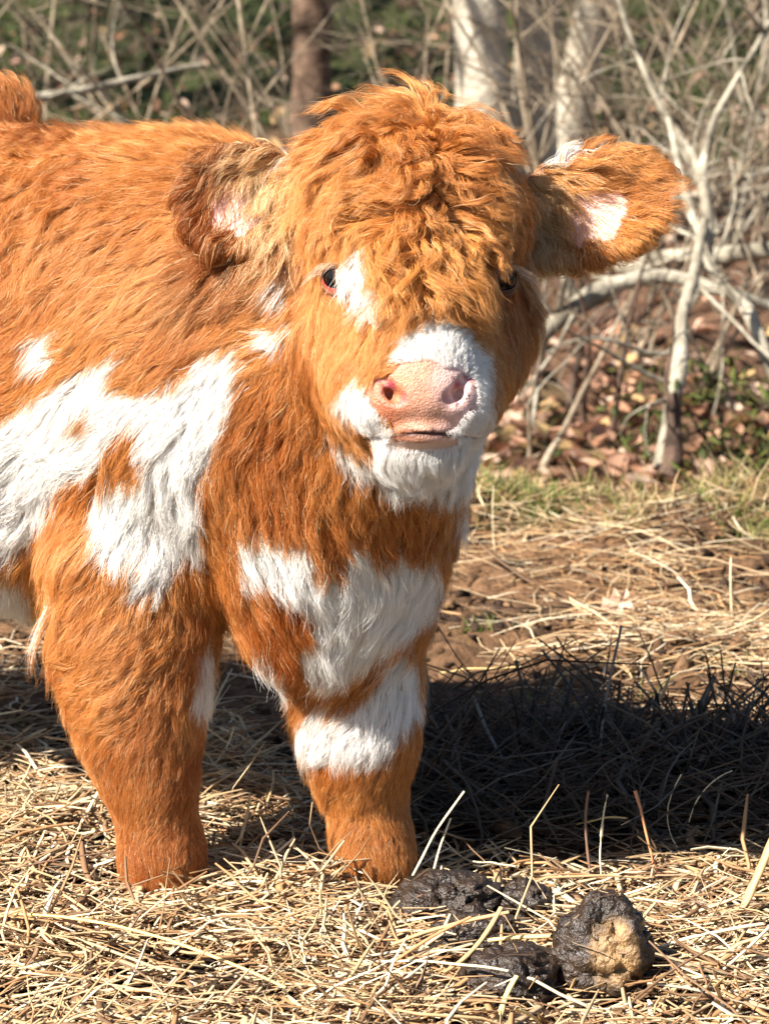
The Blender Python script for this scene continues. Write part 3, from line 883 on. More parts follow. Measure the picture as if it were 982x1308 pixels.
# eyes
eye_mat = material('eye_ball', rough=.12, spec=.4, attr='eye_colour')
eye_mat.node_tree.nodes['Principled BSDF'].inputs['Coat Weight'].default_value = 0
lid_mat = material('eye_lid', rough=.4, spec=.5, attr='lid_colour', bump=(600, .3, .001))
lash_root, lash_dir, lash_col, lash_len = [], [], [], []
for ei, c in enumerate(EYE_C):
    p, n = on_body(*EYE_PX[ei])
    O = unit(unit(n) * .55 + unit(CAM - c) * .45)
    U = unit(HU - (HU @ O) * O); R = np.cross(U, O)
    nu, nv = 28, 18
    th = np.linspace(0.02, math.pi * .98, nv); ph = np.linspace(0, 2 * math.pi, nu, endpoint=False)
    V = np.array([c + EYE_R * .93 * (O * math.cos(t) + (R * math.cos(f) + U * math.sin(f)) * math.sin(t)) for t in th for f in ph])
    Fq = np.array([[i * nu + j, i * nu + (j + 1) % nu, (i + 1) * nu + (j + 1) % nu, (i + 1) * nu + j] for i in range(nv - 1) for j in range(nu)])
    V = np.concatenate([V, [c + EYE_R * .93 * O]])
    em = new_mesh('eye', V, Fq)
    tang = np.repeat(th, nu)
    ec = np.where((tang < .80)[:, None], np.array([.004, .004, .005]), np.where((tang < 1.1)[:, None], np.array([.020, .009, .005]), np.array([.30, .16, .12])))
    ec = np.concatenate([ec, [[.004, .004, .005]]])
    colour_attr(em, 'eye_colour', ec)
    eo = link('eye', em, eye_mat, calf)
    eo['label'] = 'dark eye with a red lower rim' if ei == 0 else 'dark eye in the shade of the brow'
    # eyelids: a ring with an almond opening
    na, nr = 40, 8
    V, lc = [], []
    for r_ in range(nr):
        for a in range(na):
            f = 2 * math.pi * a / na
            ca, sa = math.cos(f), math.sin(f)
            op = .95 / math.sqrt((ca / 1.0) ** 2 + (sa / (.44 if sa > 0 else .62)) ** 2)
            k_ = r_ / (nr - 1)
            t = op + (1.5 - op) * k_
            rr = EYE_R * (1.0 + .10 * math.sin(min(1, k_ * 3) * math.pi / 2) - (.02 if r_ == 0 else 0))
            V.append(c + rr * (O * math.cos(t) + (R * ca + U * sa) * math.sin(t)))
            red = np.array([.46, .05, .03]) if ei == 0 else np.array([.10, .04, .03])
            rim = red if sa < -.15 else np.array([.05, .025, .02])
            outer = np.array([.42, .22, .12]) if ei == 0 else np.array([.12, .045, .02])  # right lid coloured darker, standing in for the brow's shade
            w = np.clip((k_ - (.12 if sa < 0 else .10)) * 6, 0, 1)
            lc.append(rim * (1 - w) + outer * w)
            if r_ == 1 and sa > .15 and (ei == 1 or ca < .3):
                for _ in range(7 if ei == 0 else 10):
                    lash_root.append(V[-1] + rng.normal(0, .0004, 3))
                    lash_dir.append(unit(O * .9 + R * (ca * .9 - .15) + U * (.35 * sa + rng.normal(0, .12)) + rng.normal(0, .08, 3)))
                    lash_len.append(.013 + .007 * rng.random())
                    lash_col.append(np.array([.80, .62, .45]) if rng.random() < .6 else np.array([.35, .20, .10]))
    Fq = [[i * na + j, i * na + (j + 1) % na, (i + 1) * na + (j + 1) % na, (i + 1) * na + j] for i in range(nr - 1) for j in range(na)]
    lm = new_mesh('eyelid', V, Fq)
    colour_attr(lm, 'lid_colour', np.array(lc))
    link('eyelid', lm, lid_mat, eo)
lr, ld, ll = np.array(lash_root), np.array(lash_dir), np.array(lash_len)
kk = np.linspace(0, 1, 6)
LS = lr[:, None] + ld[:, None] * (ll[:, None] * kk[None])[..., None] - HU[None, None] * (ll[:, None] * .55 * kk[None] ** 2)[..., None]
hair_object('eyelash', LS, np.full(len(lr), .00017), np.array(lash_col), hair_mat, calf)

# hooves: two claws each
horn = material('hoof_horn', rough=.45, spec=.4, noise=(60, (.035, .022, .015), (.12, .08, .05)), bump=(90, .4, .002))
hf = Field()
claw_axes = np.eye(3)
for s in (-1, 1):
    hf.ball((.012, s * .0145, .012), (.030, .0150, .028), .006)
    hf.ball((-.008, s * .013, .022), (.024, .015, .022), .006)
def below(P): return P[..., 2] - .001
hf.shape(below, (0, 0, 0), .08, .002, -1)
hf.shape(lambda P: .036 - P[..., 2], (0, 0, .02), .08, .002, -1)
HG = hf.grid((-.06, -.05, -.01), (.06, .05, .06), .003)
HV, HQ = surface_nets(HG, (-.06, -.05, -.01), .003)
hoof_mesh = new_mesh('hoof', HV, HQ)
hoof_mesh.materials.append(horn)
hb_ = np.array([-.69, .45, 0])
feet = [at(210, 1138, 0), at(490, 1128, .042), hb_ - .085 * np.array([.707, .707, 0]), hb_ + .085 * np.array([.707, .707, 0])]
for i, f in enumerate(feet):
    o = bpy.data.objects.new('hoof', hoof_mesh)
    coll.objects.link(o); o.parent = calf
    o.location = (f[0] + .001, f[1] + .004, 0.0); o.scale = (.9, .9, .75)
    o.rotation_euler = (0, 0, math.radians(-60 if i < 2 else -45))

# ------------------------------------------------------------------ the ground: pasture, a small bank, then the wood's floor rising away
def soil_h(X, Y):
    P = np.stack([X, Y, np.zeros_like(X)], -1)
    near = np.clip(1 - (Y - 2.0) / 1.0, 0, 1)
    h_ = .022 * fbm(P * 3.2, 71, 3) + .012 * fbm(P * 14, 72, 3)
    h_ = h_ * (1 + np.clip((Y - 2.3) / 3, 0, 3))
    step = lambda a, b, t: np.clip((t - a) / (b - a), 0, 1) ** 2 * (3 - 2 * np.clip((t - a) / (b - a), 0, 1))
    bank = .05 * np.exp(-((Y - 1.78) / .22) ** 2) - .19 * step(1.93, 2.9, Y)
    rise = .050 * np.maximum(0, Y - 3.4) + .10 * np.maximum(0, Y - 28)
    flat = np.exp(-((X) ** 2 / .5 + (Y + .05) ** 2 / .16))
    return h_ * (1 - .8 * flat) + bank + rise
DUNG_AT = [(*ground_at(x, y)[:2], s) for x, y, s in [(572, 1172, .055), (668, 1172, .035), (764, 1272, .055), (655, 1275, .05), (610, 1215, .05), (208, 1135, .04), (490, 1125, .04)]]
def straw_thick(X, Y):
    P = np.stack([X, Y, np.zeros_like(X)], -1)
    edge = .11 + .45 * np.clip((-.02 - X) / .15, 0, 1) + .05 * vnoise(P * 5, 73)
    t = np.clip((edge - Y) / .12 + .5, 0, 1)
    low = 0
    for dx, dy, s in DUNG_AT: low = low + np.exp(-((X - dx) / s) ** 2 - ((Y - dy + .03) / (s * 1.5)) ** 2)
    return t * (.006 + .013 * (vnoise(P * 6, 74) * .5 + .5) + .005 * vnoise(P * 15, 75)) * (1 - .85 * np.minimum(low, 1))
rows = np.concatenate([np.arange(-1.2, .9, .0075), np.arange(.9, 2.6, .012), 2.6 + np.cumsum(np.linspace(.015, .5, 110)), np.array([40, 60, 90, 140, 220.])])
cols_u = np.concatenate([-np.geomspace(1, 60, 26)[::-1], np.linspace(-1, 1, 240)[1:-1], np.geomspace(1, 60, 26)])
ys = np.repeat(rows, len(cols_u)); us = np.tile(cols_u, len(rows))
half = .62 + .24 * np.maximum(ys + 1.2, 0) * .75
xs = us * half
zs = soil_h(xs, ys)
crumb = np.where(ys < 2.5, 1, .3)
zs += .0050 * fbm(np.stack([xs, ys, 0 * xs], -1) * 45, 76, 2) * crumb + .0065 * fbm(np.stack([xs, ys, 0 * xs], -1) * 21, 79, 3) * crumb * np.clip((ys - .3) * 3, 0, 1)
GVv = np.stack([xs, ys, zs], 1)
nc_, nr_ = len(cols_u), len(rows)
I, J = np.meshgrid(np.arange(nr_ - 1), np.arange(nc_ - 1), indexing='ij')
q0 = (I * nc_ + J).ravel()
gm = new_mesh('ground', GVv, np.stack([q0, q0 + 1, q0 + nc_ + 1, q0 + nc_], 1))
# soil, dung-dark soil under the bedding, leaf mould and moss; the calf's shadow is darkened in too
P3 = np.stack([xs, ys, 0 * xs], 1)
n1, n2 = fbm(P3 * 4, 81, 4), fbm(P3 * 22, 82, 3)
soil = np.array([.125, .070, .037]) * (1 + .28 * n1 + .22 * n2).clip(.35, 1.7)[:, None]
muck_and_shade = np.array([.020, .013, .009])
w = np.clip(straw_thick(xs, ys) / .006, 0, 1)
w = np.maximum(w, np.exp(-((xs - .26) / .30) ** 4 - ((ys - .33) / .20) ** 4) * .95)[:, None]  # patch right of the legs: the calf's shadow painted into the soil
soil = soil * (1 - w) + muck_and_shade * w
mould = np.array([.12, .068, .042]) * (1 + .35 * n1).clip(.4, 1.6)[:, None]
moss = np.array([.034, .044, .012]) * (1 + .3 * n2).clip(.5, 1.5)[:, None]
n3 = fbm(P3 * .9 + 9, 83, 4)
mw = np.clip((n3 + .10 + .13 * (ys - 4.6)) * 2.2, 0, 1)[:, None]
wood = mould * (1 - mw) + moss * mw
k_ = np.clip((ys - 1.95) / .5, 0, 1)[:, None]
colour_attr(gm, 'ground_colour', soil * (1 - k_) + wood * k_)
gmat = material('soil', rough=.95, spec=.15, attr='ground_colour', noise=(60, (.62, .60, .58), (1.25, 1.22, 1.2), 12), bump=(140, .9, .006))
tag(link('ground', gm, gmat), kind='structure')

# ------------------------------------------------------------------ tubes: stems, straw, twigs, trunks
def tubes(paths, radii, sides, flat=None, cols=None, seed=0):
    """paths (n,k,3), radii (n,k); returns verts, quads, colour per vertex"""
    n, k = paths.shape[:2]
    tan = np.gradient(paths, axis=1)
    tan = unit(tan)
    ref = np.where(np.abs(tan[..., 2:3]) < .9, np.array([0, 0, 1.0]), np.array([1.0, 0, 0]))
    a = unit(np.cross(tan, ref)); b = np.cross(tan, a)
    f = np.arange(sides) / sides * 2 * np.pi
    r = radii[..., None, None]
    fl = 1.0 if flat is None else flat[:, None, None, None]
    V = paths[:, :, None, :] + r * (np.cos(f)[None, None, :, None] * a[:, :, None, :] + fl * np.sin(f)[None, None, :, None] * b[:, :, None, :])
    base = (np.arange(n)[:, None, None] * k + np.arange(k - 1)[None, :, None]) * sides
    j = np.arange(sides)[None, None, :]; j2 = (j + 1) % sides
    Q = np.stack([base + j, base + j2, base + sides + j2, base + sides + j], -1).reshape(-1, 4)
    C = None if cols is None else np.repeat(cols, k * sides, axis=0)
    return V.reshape(-1, 3), Q, C

def blade_paths(c, az, el, L, bend, k=4, twist=None):
    """centre points, azimuth, elevation, length, sideways bend"""
    s = np.linspace(-.5, .5, k)
    d = np.stack([np.cos(az) * np.cos(el), np.sin(az) * np.cos(el), np.sin(el)], -1)
    side = np.stack([-np.sin(az), np.cos(az), 0 * az], -1)
    upv = np.cross(d, side)
    arc = (.25 - s ** 2)
    return c[:, None] + d[:, None] * (L[:, None] * s)[..., None] + (side[:, None] * (bend[:, 0] * L)[:, None, None] - upv[:, None] * (bend[:, 1] * L)[:, None, None]) * arc[None, :, None]

def straw_cols(n, rng):
    base = np.array([[.62, .46, .27], [.52, .35, .18], [.72, .60, .42], [.40, .22, .10], [.45, .31, .18], [.20, .11, .055]])
    pick = rng.choice(6, n, p=[.22, .18, .12, .20, .12, .16])
    return (base[pick] * (1 + .15 * rng.standard_normal(n)).clip(.5, 1.3)[:, None]).clip(0, .9)

straw_mat = material('straw', rough=.55, spec=.35, attr='straw_colour')
add_translucency(straw_mat, .15)

# bedding straw: tens of thousands of stems lying over one another
def straw_layer(name, n, xr, yr, keep, thick, Lr, Wr, elr, label, seed):
    r = np.random.default_rng(seed)
    x = r.uniform(*xr, n); y = r.uniform(*yr, n)
    if name == 'bedding_straw': keepf = lambda x, y: keep(x, y) * np.clip(.65 + 1.1 * vnoise(np.stack([x, y, 0 * x], -1) * 11, 78), .15, 1)
    else: keepf = keep
    m = r.random(n) < keepf(x, y)
    x, y = x[m], y[m]; n = len(x)
    th = thick(x, y) * r.random(n) ** .7
    L = r.uniform(*Lr, n) * (1 + .8 * (r.random(n) < .08))
    el = r.normal(0, elr, n) * (1 - .3 * (L > Lr[1]))
    el = np.where(r.random(n) < .015, r.uniform(.4, 1.1, n), el)
    az = r.uniform(0, 2 * np.pi, n)
    az = np.where(r.random(n) < .35, r.normal(.15, .45, n), az)
    c = np.stack([x, y, soil_h(x, y) + th + .003 + np.abs(np.sin(el)) * L * .38], 1)
    P = blade_paths(c, az, el, L, r.normal(0, 1, (n, 2)) * np.array([.30, .18]), 5)
    P += r.normal(0, 1, P.shape) * (L * .022)[:, None, None] * np.array([1, 1, .6])
    R = (r.uniform(*Wr, n) / 2)[:, None] * np.array([.75, 1, 1, .95, .5])[None]
    wide = r.random(n) < .14
    R = R * np.where(wide, 2.2, 1)[:, None]
    V, Q, C = tubes(P, R, 4, flat=np.where(wide, .18, r.uniform(.3, .9, n)), cols=straw_cols(n, r) * (np.array([.17, .17, .19]) if name == 'shaded_straw' else 1))  # straw in the calf's shadow has that shade put into its colour
    me_ = new_mesh(name, V, Q, smooth=False)
    colour_attr(me_, 'straw_colour', C)
    return tag(link(name, me_, straw_mat), label, kind='stuff')
notfoot = lambda x, y: ((x + .205) ** 2 + (y - .0) ** 2 > .034 ** 2) & ((x - .0) ** 2 + (y - .045) ** 2 > .032 ** 2)
tk = lambda x, y: np.clip(straw_thick(x, y) / .009, 0, 1)
straw_layer('bedding_straw', 33000, (-.62, .62), (-.62, .75), lambda x, y: tk(x, y) * notfoot(x, y), straw_thick, (.03, .12), (.0014, .0044), .17, 'thick layer of pale straw around the feet of the calf', 21)
straw_layer('chaff', 22000, (-.62, .62), (-.62, .75), lambda x, y: tk(x, y) * notfoot(x, y), lambda x, y: straw_thick(x, y) * .9, (.008, .035), (.0012, .0042), .3, 'short broken chaff among the bedding straw', 22)
def patch(x, y):
    P = np.stack([x, y, 0 * x], -1)
    return np.clip(.15 + .50 * fbm(P * 3.1, 91, 3) + .35 * np.exp(-((y - 1.72) / .22) ** 2) + .55 * np.exp(-((x - .42) / .25) ** 2 - ((y - 1.15) / .35) ** 2) + .25 * np.exp(-((x - .25) / .3) ** 2 - ((y - 1.5) / .12) ** 2), .03, 1)
straw_layer('scattered_straw', 15000, (-1.0, 1.0), (.05, 2.10), lambda x, y: patch(x, y) * (1 - .5 * np.clip(tk(x, y), 0, 1)), lambda x, y: .012 * patch(x, y), (.03, .15), (.0012, .0032), .16, 'dry straw scattered over the brown soil behind the calf', 23)
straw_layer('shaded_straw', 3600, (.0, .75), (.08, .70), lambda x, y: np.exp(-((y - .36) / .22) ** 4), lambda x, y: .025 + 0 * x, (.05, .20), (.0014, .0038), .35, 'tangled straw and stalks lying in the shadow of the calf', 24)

# soil crumbs
t_ = (1 + 5 ** .5) / 2
ico = unit(np.array([[-1, t_, 0], [1, t_, 0], [-1, -t_, 0], [1, -t_, 0], [0, -1, t_], [0, 1, t_], [0, -1, -t_], [0, 1, -t_], [t_, 0, -1], [t_, 0, 1], [-t_, 0, -1], [-t_, 0, 1]], float))
icf = np.array([[0, 11, 5], [0, 5, 1], [0, 1, 7], [0, 7, 10], [0, 10, 11], [1, 5, 9], [5, 11, 4], [11, 10, 2], [10, 7, 6], [7, 1, 8], [3, 9, 4], [3, 4, 2], [3, 2, 6], [3, 6, 8], [3, 8, 9], [4, 9, 5], [2, 4, 11], [6, 2, 10], [8, 6, 7], [9, 8, 1]])
def lumps(name, n, xr, yr, size, keep, cols, mat, label, seed, squash=.7, sink=.25):
    r = np.random.default_rng(seed)
    x, y = r.uniform(*xr, n), r.uniform(*yr, n)
    m = r.random(n) < keep(x, y)
    x, y = x[m], y[m]; n = len(x)
    s = size[0] * (size[1] / size[0]) ** (r.random(n) ** 3.2)
    V = ico[None] * (1 + .45 * r.standard_normal((n, 12, 1))).clip(.35, 1.9) * (s[:, None] * (1 + .3 * r.standard_normal((n, 3))).clip(.5, 1.5) * np.array([1, 1, squash]))[:, None, :]
    V += np.stack([x, y, soil_h(x, y) + s * sink], 1)[:, None]
    Fc = (icf[None] + (np.arange(n) * 12)[:, None, None]).reshape(-1, 3)
    me_ = new_mesh(name, V.reshape(-1, 3), Fc, smooth=False)
    c = cols[r.integers(0, len(cols), n)] * (1 + .25 * r.standard_normal(n)).clip(.4, 1.6)[:, None]
    colour_attr(me_, 'ground_colour', np.repeat(c, 12, 0).clip(0, .9))
    return tag(link(name, me_, mat), label, kind='stuff')
lumps('soil_clods', 34000, (-1.0, 1.0), (.0, 2.15), (.0022, .016), lambda x, y: (1 - tk(x, y)) * np.clip(.45 + .5 * vnoise(np.stack([x, y, 0 * x], -1) * 7, 95), .05, 1),
      np.array([[.125, .07, .038], [.09, .052, .03], [.18, .105, .056], [.045, .027, .018]]), gmat, 'crumbly lumps of brown soil', 25)

# fallen leaves in the wood
def leaf_litter(name, n, xr, yr, size, cols, label, seed):
    r = np.random.default_rng(seed)
    y = r.uniform(0, 1, n) ** 1.3 * (yr[1] - yr[0]) + yr[0]
    x = r.uniform(-1, 1, n) * (xr * (y + 3) / 10 + .3)
    m = r.random(n) < np.clip(.75 + .5 * vnoise(np.stack([x, y, 0 * x], -1) * 1.2, 97) - .10 * (y - 4.8), .06, 1)
    x, y = x[m], y[m]; n = len(x)
    out = np.array([[-.5, 0, 0], [-.2, -.28, .05], [.2, -.25, .08], [.5, 0, .02], [.2, .25, .1], [-.2, .28, .04], [0, 0, -.06]])
    L = r.uniform(*size, n)
    az, tilt, roll = r.uniform(0, 6.28, n), r.normal(0, .45, n), r.normal(0, .45, n)
    V = out[None] * L[:, None, None] * np.array([1, 1, 1.6])
    ca, sa = np.cos(az)[:, None], np.sin(az)[:, None]; ct_, st_ = np.cos(tilt)[:, None], np.sin(tilt)[:, None]; cr_, sr_ = np.cos(roll)[:, None], np.sin(roll)[:, None]
    X, Y, Z = V[..., 0], V[..., 1], V[..., 2]
    Y, Z = Y * cr_ - Z * sr_, Y * sr_ + Z * cr_
    X, Z = X * ct_ - Z * st_, X * st_ + Z * ct_
    X, Y = X * ca - Y * sa, X * sa + Y * ca
    Vw = np.stack([X + x[:, None], Y + y[:, None], Z + (soil_h(x, y) + L * .22)[:, None]], -1)
    tri = np.array([[6, 0, 1], [6, 1, 2], [6, 2, 3], [6, 3, 4], [6, 4, 5], [6, 5, 0]])
    Fc = (tri[None] + (np.arange(n) * 7)[:, None, None]).reshape(-1, 3)
    me_ = new_mesh(name, Vw.reshape(-1, 3), Fc, smooth=False)
    c = cols[r.integers(0, len(cols), n)] * (1 + .2 * r.standard_normal(n)).clip(.5, 1.4)[:, None]
    colour_attr(me_, 'leaf_colour', np.repeat(c, 7, 0).clip(0, .9))
    return tag(link(name, me_, leaf_mat), label, kind='stuff')
leaf_mat = material('dry_leaf', rough=.7, spec=.25, attr='leaf_colour')
add_translucency(leaf_mat, .2)
leaf_litter('leaf_litter', 26000, 2.2, (2.35, 22), (.035, .085), np.array([[.40, .22, .14], [.46, .28, .20], [.28, .14, .08], [.52, .36, .26], [.20, .10, .06], [.40, .26, .12]]), 'brown fallen leaves covering the floor of the wood', 31)

# ------------------------------------------------------------------ grass
grass_mat = material('grass_blade', rough=.5, spec=.3, attr='grass_colour')
add_translucency(grass_mat, .35)
def grass(name, spots, label, seed, cols):
    r = np.random.default_rng(seed)
    C0, A, E, Ln, Rr = [], [], [], [], []
    for x, y, sx, sy, n, hgt in spots:
        px_, py_ = r.normal(x, sx, n), r.normal(y, sy, n)
        C0.append(np.stack([px_, py_, soil_h(px_, py_) - .004], 1)); Ln.append(hgt * r.uniform(.4, 1.2, n)); A.append(r.uniform(0, 6.28, n)); E.append(r.uniform(.6, 1.5, n))
    c, L, a, e = np.concatenate(C0), np.concatenate(Ln), np.concatenate(A), np.concatenate(E)
    n = len(c); s = np.linspace(0, 1, 5)
    d = np.stack([np.cos(a) * np.cos(e), np.sin(a) * np.cos(e), np.sin(e)], -1)
    P = c[:, None] + d[:, None] * (L[:, None] * s)[..., None]
    P[..., 2] -= (L[:, None] * .35 * s ** 2 * np.cos(e)[:, None])
    P[..., 0] += (np.cos(a) * L * .25)[:, None] * s ** 2; P[..., 1] += (np.sin(a) * L * .25)[:, None] * s ** 2
    R = r.uniform(.0008, .0018, n)[:, None] * np.array([.8, 1, .9, .6, .15])[None] * (1 + (hgt > .1))
    cc = cols[r.integers(0, len(cols), n)] * (1 + .2 * r.standard_normal(n)).clip(.5, 1.5)[:, None]
    V, Q, C = tubes(P, R, 3, flat=np.full(n, .35), cols=cc.clip(0, .9))
    me_ = new_mesh(name, V, Q); colour_attr(me_, 'grass_colour', C)
    return tag(link(name, me_, grass_mat), label, kind='stuff')
def gs_(px, py, sx, sy, n, h_):
    p = ground_at(px, py); return (p[0], p[1], sx, sy, n, h_)
GREEN = np.array([[.20, .28, .05], [.28, .36, .08], [.12, .18, .03], [.42, .42, .16], [.45, .36, .18]])
grass('grass', [gs_(668, 676, .030, .06, 460, .055), gs_(700, 684, .022, .05, 260, .045), gs_(735, 690, .02, .02, 60, .04), gs_(880, 683, .03, .03, 170, .035), gs_(975, 700, .03, .04, 160, .05),
                gs_(925, 862, .014, .01, 60, .03), gs_(700, 905, .006, .005, 16, .04), gs_(612, 810, .01, .012, 30, .035), gs_(745, 915, .005, .005, 14, .05), gs_(820, 895, .004, .004, 8, .06),
                gs_(600, 660, .03, .04, 120, .04), gs_(920, 640, .06, .04, 160, .04), gs_(850, 632, .08, .03, 120, .035)], 'small tufts of green grass coming up through the soil', 41, GREEN)
r_ = np.random.default_rng(42)
fringe = [(r_.uniform(-.9, .9), r_.normal(1.80, .10), .015, .015, 12, r_.uniform(.04, .10)) for _ in range(130)]
grass('dry_grass', fringe, 'dry yellow grass along the edge of the pasture', 43, np.array([[.55, .42, .20], [.66, .54, .30], [.42, .34, .12], [.30, .32, .08]]))
r_ = np.random.default_rng(44)
wg = []
for _ in range(260):
    y_ = r_.uniform(3.6, 15); x_ = r_.uniform(-1, 1) * (y_ + 3) * .17
    if fbm(np.array([[x_, y_, 0]]) * .9 + 9, 83, 4)[0] + .10 + .13 * (y_ - 4.6) > .1: wg.append((x_, y_, .12, .12, 60, r_.uniform(.05, .16)))
grass('woodland_grass', wg, 'low green growth on the floor of the wood', 45, np.array([[.05, .07, .014], [.08, .10, .02], [.14, .14, .04], [.04, .055, .012]]))

# ------------------------------------------------------------------ bare trees, shrubs and dead limbs in the wood
bark_pale = material('pale_bark', rough=.9, spec=.15, noise=(14, (.13, .11, .08), (.44, .39, .30), 10), bump=(45, .9, .012))
bark_white = material('bright_bark', rough=.9, spec=.15, noise=(9, (.26, .22, .165), (.54, .475, .38), 10), bump=(45, .9, .012))
bark_twig = material('twig_bark', rough=.85, spec=.15, noise=(18, (.10, .07, .045), (.36, .285, .20), 8), bump=(80, .5, .004))
bark_dark = material('dark_bark', rough=.95, spec=.1, noise=(20, (.035, .025, .018), (.16, .10, .075), 8), bump=(60, .9, .010))
bark_brown = material('brown_bark', rough=.9, spec=.12, noise=(16, (.06, .038, .026), (.18, .115, .08), 8), bump=(60, .8, .010))

def resample(pts, k):
    pts = np.asarray(pts, float)
    d = np.concatenate([[0], np.cumsum(np.linalg.norm(np.diff(pts, axis=0), axis=1))])
    s = np.linspace(0, d[-1], k)
    return np.stack([np.interp(s, d, pts[:, i]) for i in range(3)], 1)
def wobble(P, amp, f, seed):
    k = len(P); t = np.linspace(0, 1, k)
    w = np.stack([vnoise(P * f + 5, seed), vnoise(P * f + 50, seed + 1), vnoise(P * f + 90, seed + 2)], 1) * amp
    return P + w * np.minimum(1, t * 4)[:, None]
def smooth_path(P, n=2):
    for _ in range(n):
        Q = P.copy(); Q[1:-1] = (P[:-2] + 2 * P[1:-1] + P[2:]) / 4; P = Q
    return P
class Wood:
    def __init__(self): self.parts = []
    def tube(self, P, r0, r1, sides=8, lump=.12, seed=0):
        k = len(P)
        R = np.linspace(r0, r1, k) * (1 + lump * vnoise(P * 12, seed))
        V, Q, _ = tubes(P[None], R[None], sides)
        self.parts.append((V, Q))
    def mesh(self, name):
        V, Q, o = [], [], 0
        for v, q in self.parts:
            V.append(v); Q.append(q + o); o += len(v)
        return new_mesh(name, np.concatenate(V), np.concatenate(Q))
def grow(w, p, d, L, r, depth, rg, droop=.0, sides=6, spread=.7, nsub=(3, 5), wild=.35):
    k = 9
    pts = [p]
    dd = unit(d)
    for i in range(k - 1):
        dd = unit(dd + rg.normal(0, wild * .35, 3) + np.array([0, 0, -droop * .12 * (i / k)]))
        pts.append(pts[-1] + dd * L / (k - 1))
    P = smooth_path(np.array(pts), 1)
    w.tube(P, r, r * .35, sides, .15, int(rg.integers(999)))
    if depth <= 0: return
    for _ in range(int(rg.integers(*nsub))):
        i = int(rg.integers(2, k - 1))
        base = P[i]; t = unit(P[i] - P[i - 1])
        side = unit(rg.normal(0, 1, 3)); side = unit(side - (side @ t) * t)
        nd = unit(t * (1 - .4 * spread) + side * spread)
        grow(w, base, nd, L * rg.uniform(.35, .65), r * (1 - i / k * .6) * rg.uniform(.4, .6), depth - 1, rg, droop, max(4, sides - 1), spread, nsub, wild)

def base_pt(px, d_y):
    x = (px - 491) / F_PX * (d_y + 3) * 1.0
    return np.array([x, d_y, float(soil_h(np.array([x]), np.array([d_y]))[0]) - .03])

def shrub(px, dy, height, stems, label, mat, seed, r=.010, lean=(0, 0), droop=.3, depth=2, group='bare shrubs in the wood', spread=.7, name='bare_shrub', sp=.5):
    rg = np.random.default_rng(seed)
    b = base_pt(px, dy)
    root = empty(name, b)
    tag(root, label, 'shrub', group)
    for s in range(stems):
        w = Wood()
        d = unit(np.array([rg.normal(lean[0], sp), rg.normal(lean[1], sp * .6), 1.0]))
        off = np.array([rg.normal(0, .03), rg.normal(0, .03), 0])
        grow(w, off, d, height * rg.uniform(.7, 1.15), r * rg.uniform(.7, 1.3), depth, rg, droop, 6, spread, (3, 6))
        link('stem', w.mesh('stem'), mat, root)
    return root

def tree(name, px, dy, path, r0, r1, label, mat, seed, limbs, cat='tree', group=None, fork=None):
    """path: offsets (dx, dz) in metres from the base"""
    rg = np.random.default_rng(seed)
    b = base_pt(px, dy)
    root = empty(name, b)
    tag(root, label, cat, group)
    P = np.array([(x, .0 + .1 * z * rg.normal(0, .3), z) for x, z in path])
    P = wobble(smooth_path(resample(P, 26), 3), .03, 1.6, seed)
    w = Wood(); w.tube(P, r0, r1, 14, .22, seed)
    flare = w.parts[-1]
    link('trunk', w.mesh('trunk'), mat, root)
    for i, (f, az, el, L, r) in enumerate(limbs):
        j = int(f * 25)
        w = Wood()
        d = np.array([math.cos(el) * math.cos(az), math.cos(el) * math.sin(az), math.sin(el)])
        grow(w, P[j], d, L, r, 2, rg, .2, 7, .7, (3, 5), .3)
        link('limb', w.mesh('limb'), mat, root)
    return root

def crown_limbs(rg, n, L, r, lo=.3):
    return [(rg.uniform(lo, .98), rg.uniform(0, 6.28), rg.uniform(.2, 1.2), L * rg.uniform(.5, 1.1), r * rg.uniform(.5, 1)) for _ in range(n)]
rg = np.random.default_rng(5)
tree('pale_tree', 596, 6.5, [(0, 0), (.0, .6), (.01, 1.2), (-.04, 2.4), (-.1, 4.4)], .045, .025, 'thin pale trunk standing close on the left side of the thickest trunk', bark_white, 12, crown_limbs(rg, 5, 1.4, .018))
tree('pale_tree', 634, 6.2, [(0, 0), (-.02, .5), (-.06, 1.0), (-.12, 2.2), (-.28, 4.5)], .078, .04, 'thickest pale trunk rising straight behind the head of the calf', bark_white, 3, [(.2, .4, .9, 1.2, .03)] + crown_limbs(rg, 8, 1.8, .03))
tree('pale_tree', 676, 6.35, [(0, 0), (.0, .6), (.03, 1.2), (.14, 2.4), (.3, 4.6)], .075, .04, 'slimmer pale trunk close against the right side of the thickest trunk', bark_white, 4, crown_limbs(rg, 6, 1.6, .025))
tree('pale_tree', 700, 6.6, [(0, 0), (.12, .6), (.28, 1.15), (.55, 2.0), (1.0, 3.6)], .060, .03, 'leaning pale tree that slants up to the right above the right ear', bark_white, 6, [(.25, .1, .7, .9, .018), (.35, 2.4, .6, .9, .018)] + crown_limbs(rg, 5, 1.3, .02))
tree('dark_tree', 400, 8.2, [(0, 0), (-.01, 1), (-.05, 2.4), (-.1, 5)], .075, .05, 'dark brown upright trunk above the left ear of the calf', bark_brown, 8, crown_limbs(rg, 7, 1.6, .025))
